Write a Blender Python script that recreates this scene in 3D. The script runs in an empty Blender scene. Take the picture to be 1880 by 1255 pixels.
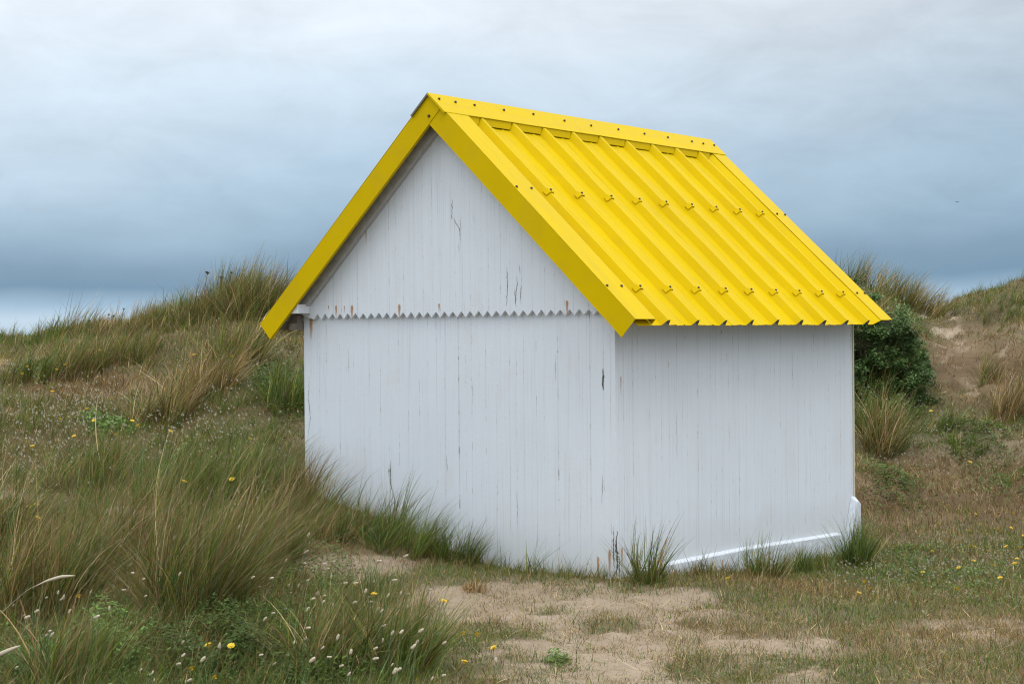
import bpy, bmesh, math
import numpy as np
from mathutils import Vector, Matrix
rng = np.random.default_rng(11)
sc = bpy.context.scene
COL = sc.collection

# ------------------------------------------------------------------ camera
F_PX, CX, CY = 3070.4, 940.0, 627.5
CAM = np.array([-8.187, -5.564, 1.473])
YAW, PITCH, ROLL = 0.6584, -0.0059, -0.0086
fw = np.array([math.cos(YAW)*math.cos(PITCH), math.sin(YAW)*math.cos(PITCH), math.sin(PITCH)])
r0 = np.array([math.sin(YAW), -math.cos(YAW), 0.0]); u0 = np.cross(r0, fw)
rt = math.cos(ROLL)*r0 + math.sin(ROLL)*u0; up = -math.sin(ROLL)*r0 + math.cos(ROLL)*u0
cam_d = bpy.data.cameras.new('camera'); cam = bpy.data.objects.new('camera', cam_d); COL.objects.link(cam)
cam_d.sensor_width = 36; cam_d.lens = F_PX/1880*36; cam_d.clip_start = .1; cam_d.clip_end = 9000
cam.matrix_world = Matrix([[rt[0], up[0], -fw[0], CAM[0]], [rt[1], up[1], -fw[1], CAM[1]], [rt[2], up[2], -fw[2], CAM[2]], [0, 0, 0, 1]])
sc.camera = cam
F2 = np.array([math.cos(YAW), math.sin(YAW)]); R2 = np.array([math.sin(YAW), -math.cos(YAW)])

# ------------------------------------------------------------------ world, sun, exposure
SUN_EL, SUN_AZ = math.radians(66), math.radians(-118)      # azimuth measured from +X towards +Y
w = bpy.data.worlds.new("World"); sc.world = w; w.use_nodes = True
nt = w.node_tree; nt.nodes.clear()
def N(t, tree, **k):
    n = tree.nodes.new(t)
    for a, b in k.items(): setattr(n, a, b)
    return n
out = N('ShaderNodeOutputWorld', nt); bg = N('ShaderNodeBackground', nt); bg.inputs[1].default_value = .1
sky = N('ShaderNodeTexSky', nt, sky_type='NISHITA', sun_disc=False)
sky.sun_elevation = SUN_EL; sky.sun_rotation = math.pi/2 - SUN_AZ
tc = N('ShaderNodeTexCoord', nt)
mp = N('ShaderNodeMapping', nt); mp.inputs['Scale'].default_value = (2.6, 2.6, 6.5)
nz = N('ShaderNodeTexNoise', nt); nz.inputs['Scale'].default_value = 1.6; nz.inputs['Detail'].default_value = 5; nz.inputs['Roughness'].default_value = .5
nt.links.new(tc.outputs['Generated'], mp.inputs[0]); nt.links.new(mp.outputs[0], nz.inputs['Vector'])
sp = N('ShaderNodeSeparateXYZ', nt); nt.links.new(tc.outputs['Generated'], sp.inputs[0])
def M(op, a, b=None, c=None, tree=nt):
    n = N('ShaderNodeMath', tree, operation=op)
    for i, v in enumerate((a, b, c)):
        if v is None: continue
        if isinstance(v, (int, float)): n.inputs[i].default_value = v
        else: tree.links.new(v, n.inputs[i])
    return n.outputs[0]
# cloud deck: height above the horizon, wobbled by noise; the dark band rides higher towards the right (south east)
side = M('ADD', M('MULTIPLY', sp.outputs[0], float(R2[0])), M('MULTIPLY', sp.outputs[1], float(R2[1])))
wob = M('MULTIPLY', M('SUBTRACT', nz.outputs['Fac'], .5), .085)
amp = M('MINIMUM', M('MULTIPLY', M('ABSOLUTE', sp.outputs[2]), 14.0), 1.0)
wob = M('MULTIPLY', wob, amp)
shift = M('MULTIPLY', M('MULTIPLY', side, -.03), amp)
el = M('ADD', M('ADD', sp.outputs[2], wob), shift)
ramp = N('ShaderNodeValToRGB', nt); cr = ramp.color_ramp
def s2l(c): return tuple(((v/255)/12.92 if v/255 <= .04045 else ((v/255+.055)/1.055)**2.4) for v in c)
fac = M('MULTIPLY', M('ADD', el, .02), 2.5)
stops = [(-.02, (185, 206, 224)), (.009, (190, 211, 228)), (.017, (158, 186, 210)), (.028, (113, 145, 171)), (.040, (123, 151, 175)), (.060, (146, 172, 194)),
         (.095, (172, 195, 214)), (.14, (204, 220, 234)), (.19, (226, 235, 244)), (.30, (236, 242, 248)), (.38, (238, 243, 248))]
while len(cr.elements) < len(stops): cr.elements.new(.5)
for e_, (p, c) in zip(cr.elements, stops):
    e_.position = (p+.02)*2.5; e_.color = (*s2l(c), 1)
nt.links.new(fac, ramp.inputs[0])
nz2 = N('ShaderNodeTexNoise', nt); nz2.inputs['Scale'].default_value = 5.0; nz2.inputs['Detail'].default_value = 7; nz2.inputs['Roughness'].default_value = .62; nz2.inputs['Distortion'].default_value = .4
nt.links.new(mp.outputs[0], nz2.inputs['Vector'])
sfac = M('MULTIPLY', M('MINIMUM', M('MAXIMUM', M('ADD', side, .10), 0.0), .40), M('MINIMUM', M('MAXIMUM', M('MULTIPLY', M('SUBTRACT', sp.outputs[2], .06), 9.0), 0.0), 1.0))
sfac = M('MULTIPLY', sfac, M('MINIMUM', M('MAXIMUM', M('SUBTRACT', 1.0, M('MULTIPLY', M('SUBTRACT', sp.outputs[2], .25), 4.0)), 0.0), 1.0))
cl_f = M('ADD', M('SUBTRACT', 1.0, M('MULTIPLY', sfac, .62)), M('MULTIPLY', M('MULTIPLY', M('SUBTRACT', nz2.outputs['Fac'], .5), .36), amp))
sc10 = N('ShaderNodeVectorMath', nt, operation='SCALE'); zen = M('ADD', 1.0, M('MULTIPLY', M('MINIMUM', M('MAXIMUM', M('MULTIPLY', M('SUBTRACT', sp.outputs[2], .22), 2.5), 0.0), 1.0), .8))   # an overcast sky is brightest overhead
nt.links.new(M('MULTIPLY', M('MULTIPLY', cl_f, zen), 8.4), sc10.inputs['Scale'])
nt.links.new(ramp.outputs[0], sc10.inputs[0])
mx = N('ShaderNodeMix', nt, data_type='RGBA'); mx.inputs[0].default_value = .94
nt.links.new(sky.outputs[0], mx.inputs[6]); nt.links.new(sc10.outputs[0], mx.inputs[7])
nt.links.new(mx.outputs[2], bg.inputs[0]); nt.links.new(bg.outputs[0], out.inputs[0])
sd = bpy.data.lights.new('sun', 'SUN'); sd.energy = .7; sd.angle = math.radians(24); sd.color = (1, .98, .95)
sun = bpy.data.objects.new('sun', sd); COL.objects.link(sun)
sdir = Vector((math.cos(SUN_EL)*math.cos(SUN_AZ), math.cos(SUN_EL)*math.sin(SUN_AZ), math.sin(SUN_EL)))
sun.rotation_euler = sdir.to_track_quat('Z', 'Y').to_euler(); sun.location = (0, 0, 20)
sc.view_settings.view_transform = 'Standard'; sc.view_settings.look = 'None'; sc.view_settings.gamma = 1
sc.view_settings.exposure = 0.42
sc.cycles.use_denoising = True; sc.cycles.use_adaptive_sampling = False; sc.cycles.pixel_filter_type = 'BLACKMAN_HARRIS'; sc.cycles.filter_width = 1.15
sc.cycles.max_bounces = 6; sc.cycles.diffuse_bounces = 3; sc.cycles.transparent_max_bounces = 8

# ------------------------------------------------------------------ helpers
def tag(o, label=None, cat=None, group=None, kind=None):
    if label: o['label'] = label
    if cat: o['category'] = cat
    if group: o['group'] = group
    if kind: o['kind'] = kind
    return o
def link(o, parent=None):
    COL.objects.link(o)
    if parent: o.parent = parent
    return o
def empty(name, loc=(0, 0, 0), rz=0):
    o = bpy.data.objects.new(name, None); o.location = loc; o.rotation_euler = (0, 0, rz); o.empty_display_size = .1
    return link(o)
def np_mesh(name, V, Q, mats, colr=None, smooth=False, attrs=None, tri=None):
    me = bpy.data.meshes.new(name)
    V = np.asarray(V, np.float32); Q = np.asarray(Q, np.int32); k = Q.shape[1]
    me.vertices.add(len(V)); me.vertices.foreach_set('co', V.ravel())
    me.loops.add(Q.size); me.loops.foreach_set('vertex_index', Q.ravel())
    me.polygons.add(len(Q)); me.polygons.foreach_set('loop_start', np.arange(len(Q), dtype=np.int32)*k)
    me.update(calc_edges=True)
    if colr is not None:
        a = me.color_attributes.new('Col', 'FLOAT_COLOR', 'POINT')
        c4 = np.ones((len(V), 4), np.float32); c4[:, :3] = colr; a.data.foreach_set('color', c4.ravel())
    for an, av in (attrs or {}).items():
        a = me.attributes.new(an, 'FLOAT', 'POINT'); a.data.foreach_set('value', np.asarray(av, np.float32))
    if smooth: me.polygons.foreach_set('use_smooth', np.ones(len(Q), bool))
    for m in (mats if isinstance(mats, (list, tuple)) else [mats]): me.materials.append(m)
    return me
def py_mesh(name, V, Fs, mats, mi=None):
    me = bpy.data.meshes.new(name); me.from_pydata([tuple(map(float, v)) for v in V], [], Fs); me.update()
    for m in (mats if isinstance(mats, (list, tuple)) else [mats]): me.materials.append(m)
    if mi: me.polygons.foreach_set('material_index', mi)
    bm = bmesh.new(); bm.from_mesh(me); bmesh.ops.recalc_face_normals(bm, faces=bm.faces); bm.to_mesh(me); bm.free()
    return me
def part(name, me, parent=None): return link(bpy.data.objects.new(name, me), parent)
class MB:
    def __init__(s): s.V = []; s.F = []; s.m = []
    def add(s, V, Fs, m=0):
        b = len(s.V); s.V += [tuple(v) for v in V]; s.F += [tuple(i+b for i in f) for f in Fs]; s.m += [m]*len(Fs)
    def hexa(s, P, m=0):   # 8 points: bottom loop 0-3, top loop 4-7
        s.add(P, [(0, 1, 2, 3), (4, 5, 6, 7), (0, 1, 5, 4), (1, 2, 6, 5), (2, 3, 7, 6), (3, 0, 4, 7)], m)
    def box(s, x0, x1, y0, y1, z0, z1, m=0):
        s.hexa([(x0, y0, z0), (x1, y0, z0), (x1, y1, z0), (x0, y1, z0), (x0, y0, z1), (x1, y0, z1), (x1, y1, z1), (x0, y1, z1)], m)
    def prism(s, A, B, m=0):
        n = len(A); s.add(list(A)+list(B), [tuple(range(n)), tuple(range(n, 2*n))]+[(i, (i+1) % n, n+(i+1) % n, n+i) for i in range(n)], m)
    def build(s, name, mats, parent=None, bevel=0):
        o = part(name, py_mesh(name, s.V, s.F, mats, s.m), parent)
        if bevel:
            b = o.modifiers.new('bevel', 'BEVEL'); b.width = bevel; b.segments = 2; b.limit_method = 'ANGLE'; b.angle_limit = .6
        return o
def project(P):
    v = np.asarray(P, float)-CAM; z = v@fw
    return CX+F_PX*(v@rt)/z, CY-F_PX*(v@up)/z
def ray(px, py): d = fw+rt*((px-CX)/F_PX)+up*(-(py-CY)/F_PX); return d
def on_plane(px, py, p0, n):
    d = ray(px, py); t = np.dot(np.asarray(p0, float)-CAM, n)/np.dot(d, n); return CAM+d*t

# value noise in numpy
_tab = np.random.default_rng(3).random((256, 256))
def vn(x, y):
    xi = np.floor(x).astype(int); yi = np.floor(y).astype(int); fx = x-xi; fy = y-yi
    fx = fx*fx*(3-2*fx); fy = fy*fy*(3-2*fy)
    a = _tab[xi & 255, yi & 255]; b = _tab[(xi+1) & 255, yi & 255]; c = _tab[xi & 255, (yi+1) & 255]; d = _tab[(xi+1) & 255, (yi+1) & 255]
    return (a*(1-fx)+b*fx)*(1-fy)+(c*(1-fx)+d*fx)*fy
def fbm(x, y, o=4):
    s = 0; a = .5; t = 0
    for i in range(o): s = s+a*vn(x*2**i+17*i, y*2**i+31*i); t += a; a *= .5
    return s/t

# ------------------------------------------------------------------ materials
def mat(name):
    m = bpy.data.materials.new(name); m.use_nodes = True; t = m.node_tree
    return m, t, t.nodes['Principled BSDF']
def noise(t, scale, detail=4, rough=.55, vec=None, dims=None):
    n = N('ShaderNodeTexNoise', t); n.inputs['Scale'].default_value = scale; n.inputs['Detail'].default_value = detail; n.inputs['Roughness'].default_value = rough
    if vec is not None: t.links.new(vec, n.inputs['Vector'])
    return n.outputs['Fac']
def rampf(t, fac, stops, interp='LINEAR'):
    r = N('ShaderNodeValToRGB', t); r.color_ramp.interpolation = interp
    while len(r.color_ramp.elements) < len(stops): r.color_ramp.elements.new(.5)
    for e_, (p, c) in zip(r.color_ramp.elements, stops):
        e_.position = p; e_.color = (*c, 1) if isinstance(c, tuple) else (c, c, c, 1)
    t.links.new(fac, r.inputs[0]); return r.outputs[0]
def mixc(t, f, a, b, mode='MIX'):
    n = N('ShaderNodeMix', t, data_type='RGBA', blend_type=mode)
    for i, v in ((0, f), (6, a), (7, b)):
        if isinstance(v, (int, float)): n.inputs[i].default_value = v
        elif isinstance(v, tuple): n.inputs[i].default_value = (*v, 1)
        else: t.links.new(v, n.inputs[i])
    return n.outputs[2]
def mapping(t, scale, rot=(0, 0, 0)):
    c = N('ShaderNodeTexCoord', t); m = N('ShaderNodeMapping', t); m.inputs['Scale'].default_value = scale; m.inputs['Rotation'].default_value = rot
    t.links.new(c.outputs['Object'], m.inputs[0]); return m.outputs[0]
def bump(t, p, h, s=.3, d=.01):
    b = N('ShaderNodeBump', t); b.inputs['Strength'].default_value = s; b.inputs['Distance'].default_value = d
    t.links.new(h, b.inputs['Height']); t.links.new(b.outputs[0], p.inputs['Normal'])

# yellow coated steel
def yellow_mat():
    m, t, p = mat('yellow_coated_steel')
    n = noise(t, 3.0, 5); n2 = noise(t, 90, 3)
    c = rampf(t, n, [(.3, (.625, .432, .0)), (.7, (.68, .474, .0))])
    sp_ = rampf(t, n2, [(.70, 0.0), (.78, 1.0)])
    c = mixc(t, M('MULTIPLY', sp_, .35, tree=t), c, (.50, .34, .02))
    st = noise(t, 5, 4, vec=mapping(t, (6, 1, 1)))
    c = mixc(t, M('MULTIPLY', rampf(t, st, [(.5, 0.0), (.8, 1.0)]), .4, tree=t), c, (.54, .37, .02))
    t.links.new(c, p.inputs['Base Color']); p.inputs['Specular IOR Level'].default_value = .05
    t.links.new(rampf(t, n, [(.3, .40), (.7, .52)]), p.inputs['Roughness'])
    bump(t, p, noise(t, 9, 3), .12, .01)
    return m
YEL = yellow_mat()
def flat(name, c, r=.7, metal=0, var=.15, sc_=40):
    m, t, p = mat(name); n = noise(t, sc_, 4)
    lo = tuple(x*(1-var) for x in c); hi = tuple(min(1, x*(1+var)) for x in c)
    t.links.new(rampf(t, n, [(.3, lo), (.7, hi)]), p.inputs['Base Color']); p.inputs['Roughness'].default_value = r; p.inputs['Metallic'].default_value = metal
    return m
UNDER = flat('grey_underside_coat', (.16, .15, .14), .6)
SCREW_GAP = flat('weathered_screw_steel_and_gap_shade', (.07, .05, .04), .5, .3)
DARKGAP = flat('shadowed_timber', (.20, .17, .14), .8)  # timber coloured dark to carry the shade under the left eave
CRACKM = flat('bare_rotten_wood', (.10, .085, .07), .9)

def white_mat(name, axis, seed=0., base=(.76, .805, .865), dirt=1.0):
    """old white paint on narrow vertical boards; axis = object axis that runs along the wall"""
    m, t, p = mat(name)
    c = N('ShaderNodeTexCoord', t); s = N('ShaderNodeSeparateXYZ', t); t.links.new(c.outputs['Object'], s.inputs[0])
    u = s.outputs[axis]; z = s.outputs[2]
    def uv(su, sz, off):
        k = N('ShaderNodeCombineXYZ', t); t.links.new(M('ADD', M('MULTIPLY', u, su, tree=t), off+seed, tree=t), k.inputs[0])
        t.links.new(M('MULTIPLY', z, sz, tree=t), k.inputs[1]); return k.outputs[0]
    # board joints, slightly irregular spacing
    wobu = M('MULTIPLY', noise(t, 1.0, 1, vec=uv(7, 0.0, 3)), 2.4, tree=t)
    q = M('FRACT', M('ADD', M('MULTIPLY', u, 12.5, tree=t), wobu, tree=t), tree=t)
    dist = M('ABSOLUTE', M('SUBTRACT', q, .5, tree=t), tree=t)
    joint = rampf(t, dist, [(0.0, 1.0), (.016, .5), (.036, 0.0)])
    jmod = rampf(t, noise(t, 1, 4, vec=uv(11, 1.3, 9)), [(.42, .12), (.64, 1.0)])
    joint_c = M('MULTIPLY', joint, jmod, tree=t)
    # fine drips and streaks in the paint
    st = noise(t, 1, 3, .6, vec=uv(150, 1.1, 5)); stm = noise(t, 1, 3, vec=uv(6, 1.5, 21))
    streak = M('MULTIPLY', rampf(t, st, [(.56, 0.0), (.72, 1.0)]), rampf(t, stm, [(.40, 0.0), (.65, 1.0)]), tree=t)
    fine = noise(t, 1, 3, .6, vec=uv(60, .7, 35))
    # flaking specks
    sp_ = noise(t, 1, 5, .7, vec=uv(110, 26, 50)); spm = noise(t, 1, 3, vec=uv(4, 3, 61))
    speck = M('MULTIPLY', rampf(t, sp_, [(.655, 0.0), (.68, 1.0)]), rampf(t, spm, [(.48, 0.0), (.66, 1.0)]), tree=t)
    big = noise(t, 1, 4, vec=uv(1.6, 1.6, 70))
    col = rampf(t, big, [(.3, tuple(x*.95 for x in base)), (.7, base)])
    col = mixc(t, M('MULTIPLY', rampf(t, fine, [(.45, 0.0), (.75, 1.0)]), .13*dirt, tree=t), col, (.50, .51, .52))
    col = mixc(t, M('MULTIPLY', streak, .5*dirt, tree=t), col, (.33, .32, .33))
    col = mixc(t, M('MULTIPLY', joint_c, .45*dirt, tree=t), col, (.30, .27, .26))
    hot = M('MULTIPLY', M('MULTIPLY', joint, rampf(t, noise(t, 1, 6, .75, vec=uv(9, 9, 90)), [(.54, 0.0), (.60, 1.0)]), tree=t), .8, tree=t)
    col = mixc(t, hot, col, (.16, .12, .10))
    col = mixc(t, M('MULTIPLY', speck, .8*dirt, tree=t), col, (.17, .14, .12))
    warm = M('MULTIPLY', rampf(t, noise(t, 1, 4, vec=uv(5, 2.2, 110)), [(.58, 0.0), (.8, 1.0)]), .22, tree=t)
    col = mixc(t, warm, col, (.62, .52, .40))
    # splash of sand and algae at the foot of the boards
    foot = M('MULTIPLY', rampf(t, M('ADD', z, M('MULTIPLY', big, .25, tree=t), tree=t), [(.12, 1.0), (.42, 0.0)]), .28, tree=t)
    col = mixc(t, foot, col, (.48, .46, .38))
    t.links.new(col, p.inputs['Base Color']); p.inputs['Roughness'].default_value = .62
    h = M('SUBTRACT', M('ADD', M('MULTIPLY', fine, .5, tree=t), M('MULTIPLY', noise(t, 1, 4, vec=uv(45, 45, 130)), .35, tree=t), tree=t), M('MULTIPLY', joint_c, .45, tree=t), tree=t)
    bump(t, p, h, .5, .005)
    return m
W_GAB = white_mat('old_white_paint_gable', 1, 0.)
W_TOP = white_mat('old_white_paint_gable_top', 1, 7.3, dirt=1.25)
W_SID = white_mat('old_white_paint_side', 0, 13.7)
WTRIM = flat('white_trim_paint', (.74, .75, .77), .55, var=.1, sc_=25)
WDULL = flat('dull_white_timber', (.46, .44, .42), .7, var=.2, sc_=18)
CEMENT = flat('whitewashed_plinth', (.66, .70, .75), .75, var=.2, sc_=9)

def rust_mat():
    m, t, p = mat('rust_run')
    c = N('ShaderNodeTexCoord', t); s = N('ShaderNodeSeparateXYZ', t); t.links.new(c.outputs['UV'], s.inputs[0])
    a = N('ShaderNodeAttribute', t); a.attribute_name = 'fade'
    n = noise(t, 160, 3)
    t.links.new(rampf(t, n, [(.3, (.40, .14, .02)), (.7, (.66, .31, .06))]), p.inputs['Base Color']); p.inputs['Roughness'].default_value = .85
    al = M('MULTIPLY', a.outputs['Fac'], rampf(t, n, [(.3, .45), (.6, 1.0)]), tree=t)
    t.links.new(al, p.inputs['Alpha']); return m
RUST = rust_mat()
def blade_mat(name, trans=.24, rough=.6):
    m, t, p = mat(name); a = N('ShaderNodeAttribute', t); a.attribute_name = 'Col'
    t.links.new(a.outputs['Color'], p.inputs['Base Color']); p.inputs['Roughness'].default_value = rough
    p.inputs['Specular IOR Level'].default_value = .10
    tr = N('ShaderNodeBsdfTranslucent', t); t.links.new(a.outputs['Color'], tr.inputs[0])
    ms = N('ShaderNodeMixShader', t); ms.inputs[0].default_value = trans
    t.links.new(p.outputs[0], ms.inputs[1]); t.links.new(tr.outputs[0], ms.inputs[2])
    t.links.new(ms.outputs[0], t.nodes['Material Output'].inputs[0]); return m
BLADE = blade_mat('grass_blades'); LEAF = blade_mat('small_leaves', .2, .5)

# ------------------------------------------------------------------ terrain height table (tangent of the view fan x distance)
cols = {
 -2600: [(5, .1), (9, .3), (12, .6), (17, 1.3), (20, 1.5), (24, 1.2), (40, .3)],
 -300: [(5, .05), (7, .12), (9, .28), (12, .62), (15, 1.12), (17, 1.38), (19, 1.44), (22, 1.3), (30, .5)],
 0: [(5, .0), (7, .05), (9, .2), (12, .56), (15, 1.1), (17, 1.36), (19, 1.42), (22, 1.28), (30, .5)],
 250: [(5, .0), (7, .02), (9, .15), (11, .38), (13, .72), (15, 1.15), (16.5, 1.45), (18, 1.55), (21, 1.4), (30, .5)],
 450: [(5, .0), (7, .0), (9, .12), (11, .38), (13, .75), (15, 1.3), (17, 1.72), (18.5, 1.82), (21, 1.6), (30, .5)],
 560: [(5, 0), (7, 0), (9, .08), (10.5, .26), (11.5, .40), (14, .95), (17, 1.62), (19, 1.8), (22, 1.5), (30, .5)],
 720: [(5, 0), (7, 0), (9, .02), (10.5, .16), (11.5, .3), (14, .7), (17, 1.4), (19, 1.7), (22, 1.5), (30, .5)],
 900: [(5, 0), (7, 0), (9, .0), (10.4, .03), (11.5, .08), (14, .4), (17, 1.2), (19, 1.6), (22, 1.5), (30, .5)],
 1130: [(5, 0), (7, 0), (9.9, 0.0), (12, .0), (14, .2), (17, .9), (19, 1.5), (22, 1.6), (30, .5)],
 1400: [(5, 0), (7, 0), (9.9, -.05), (11.5, -.16), (12.5, -.17), (14, -.05), (16, .4), (18, 1.3), (20, 1.9), (22, 1.9), (30, .6)],
 1580: [(5, 0), (7, 0), (9.9, -.09), (12.3, -.20), (14, -.10), (15.5, .16), (17, .46), (18, 1.0), (19, 1.55), (20, 1.9), (21.5, 2.0), (24, 1.7), (32, .6)],
 1700: [(5, 0), (7, 0), (9.9, -.09), (12.3, -.20), (14, -.10), (15.5, .14), (17.2, .40), (18, .68), (19.0, 1.16), (19.8, 1.42), (21, 1.55), (23, 1.74), (25, 1.6), (33, .6)],
 1790: [(5, 0), (7, 0), (9.9, -.09), (12.3, -.20), (14, -.10), (15.5, .14), (17.2, .40), (18.2, .78), (18.9, 1.22), (19.6, 1.50), (21.3, 1.72), (23.5, 1.98), (26, 1.7), (34, .6)],
 1880: [(5, 0), (7, 0), (9.9, -.08), (12.3, -.16), (14, -.06), (15.5, .18), (17, .46), (18.3, .98), (19.3, 1.55), (20.8, 1.92), (23, 2.08), (26, 1.7), (34, .6)],
 2300: [(5, 0), (9.9, 0), (14, .2), (17, .8), (19, 1.5), (22, 1.9), (26, 1.6), (34, .6)],
 4500: [(5, 0), (12, .2), (16, .7), (20, 1.6), (26, 1.6), (34, .6)],
}
DG = np.linspace(5, 60, 441)
pxs = sorted(cols); prof = []
for k in pxs:
    c = cols[k]+[(45, -1.5), (60, -7)]
    prof.append(np.interp(DG, [a for a, b in c], [b for a, b in c]))
prof = np.array(prof)
PG = np.linspace(-2600, 4500, 711)
TAB = np.array([np.interp(PG, pxs, prof[:, j]) for j in range(len(DG))]).T
def blur(A, n, ax):
    k = np.exp(-np.linspace(-2, 2, 2*n+1)**2); k /= k.sum()
    pad = [(0, 0), (0, 0)]; pad[ax] = (n, n); B = np.pad(A, pad, mode='edge')
    return sum(k[i]*np.take(B, range(i, i+A.shape[ax]), axis=ax) for i in range(2*n+1))
TAB = blur(blur(TAB, 5, 0), 4, 1)
def cam_ld(x, y): dx = np.asarray(x, float)-CAM[0]; dy = np.asarray(y, float)-CAM[1]; return dx*R2[0]+dy*R2[1], dx*F2[0]+dy*F2[1]
def gz(x, y, detail=True):
    lat, D = cam_ld(x, y); Dc = np.clip(D, 5, 59.9)
    px = np.clip(CX+F_PX*lat/np.maximum(Dc, 5), -2599, 4499)
    a = (px+2600)/10; b = (Dc-5)/.125; i = a.astype(int); j = b.astype(int); i = np.clip(i, 0, 709); j = np.clip(j, 0, 439); fa = a-i; fb = b-j
    z = (TAB[i, j]*(1-fb)+TAB[i, j+1]*fb)*(1-fa)+(TAB[i+1, j]*(1-fb)+TAB[i+1, j+1]*fb)*fa
    if detail:
        steep = np.clip((Dc-11)/6, 0, 1)*(1+.5*(px > 1690))
        z = z+(fbm(x*.9+40, y*.9+40)-.5)*(.08+.30*steep)+(fbm(x*3+9, y*3+9)-.5)*(.035+.10*steep)+(fbm(x*11, y*11, 2)-.5)*(.018+.05*np.clip((px-1690)/40, 0, 1)*np.clip((Dc-16.5), 0, 1)*np.clip(21.5-Dc, 0, 1))
    return z
def LD(lat, D): return CAM[0]+R2[0]*lat+F2[0]*D, CAM[1]+R2[1]*lat+F2[1]*D
def gpt(px, D): x, y = LD((px-CX)/F_PX*D, D); return x, y
_DS = np.linspace(5.5, 26, 1400)
def at(px, py, h=0.):
    """nearest ground point whose foot (or whose top, h metres up) is seen at that place in the photo"""
    x, y = gpt(px, _DS); z = gz(x, y)+h
    v = np.stack([x-CAM[0], y-CAM[1], z-CAM[2]], 1); zz = v@fw; yy = CY-F_PX*(v@up)/zz
    ok = np.where(yy <= py)[0]; i = ok[0] if len(ok) else int(np.argmin(yy))
    return np.array([x[i], y[i], z[i]-h]), _DS[i]
def imgxy(x, y, z): v = np.stack([x-CAM[0], y-CAM[1], z-CAM[2]], -1); zz = v@fw; return CX+F_PX*(v@rt)/zz, CY-F_PX*(v@up)/zz, zz

# where the ground is bare sand (1) / brown moss (1); a map of the place drawn from the photograph
def blob(px, py, cx, cy, rx, ry): return np.exp(-(((px-cx)/rx)**2+((py-cy)/ry)**2)**1.5)
def maps(x, y):
    z = gz(x, y); px, py, D = imgxy(x, y, z)
    n = fbm(x*1.7+5, y*1.7+2); n2 = fbm(x*6, y*6+30, 3)
    path = np.clip((px-690-(py-1080)*.75)/120, 0, 1)*np.clip((py-1062-np.clip((px-1150)/700, 0, 1)*45)/28, 0, 1)
    path = path*(1-.4*np.clip((px-1500)/100, 0, 1))*np.clip(1.0-.58*np.clip((px-1060)/330, 0, 1)-.25*np.clip((py-1200)/80, 0, 1)*np.clip((px-900)/300, 0, 1), 0, 1)
    sand = np.maximum.reduce([path, blob(px, py, 640, 1045, 130, 26)*.8, blob(px, py, 50, 905, 100, 24), blob(px, py, 290, 940, 120, 16)*.4, blob(px, py, 20, 660, 75, 24)*.42,
        blob(px, py, 190, 735, 90, 14)*.15, blob(px, py, 1765, 672, 86, 90)*.58, blob(px, py, 1735, 578, 80, 18)*.7, blob(px, py, 1810, 572, 80, 12)*.6, blob(px, py, 1745, 730, 50, 40)*.4, blob(px, py, 470, 640, 120, 30)*.35])
    sand = np.where((D > 5.2) & (D < 30), sand, .35)
    bank = blob(px, py, 1768, 672, 92, 92)
    hut = ((x > -.6) & (x < 3.7) & (y > -.35) & (y < 3.2))
    sandn = np.clip(sand*1.0+(n-.5)*2.2*np.clip(sand*3, 0, 1)+(n2-.5)*1.5*np.clip(sand*3, 0, 1)-.14, 0, 1)
    sandn = sandn*(1-bank)+bank*np.clip(.30+(n-.5)*1.1+(n2-.5)*.9, 0, .75)
    moss = np.clip(np.maximum.reduce([blob(px, py, 1800, 672, 110, 92)*.62, blob(px, py, 1740, 905, 240, 62), blob(px, py, 170, 705, 150, 20), blob(px, py, 1860, 690, 60, 60)*.8])*1.5+(n-.5)*.9, 0, 1)
    return sandn, moss, px, py, D

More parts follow.
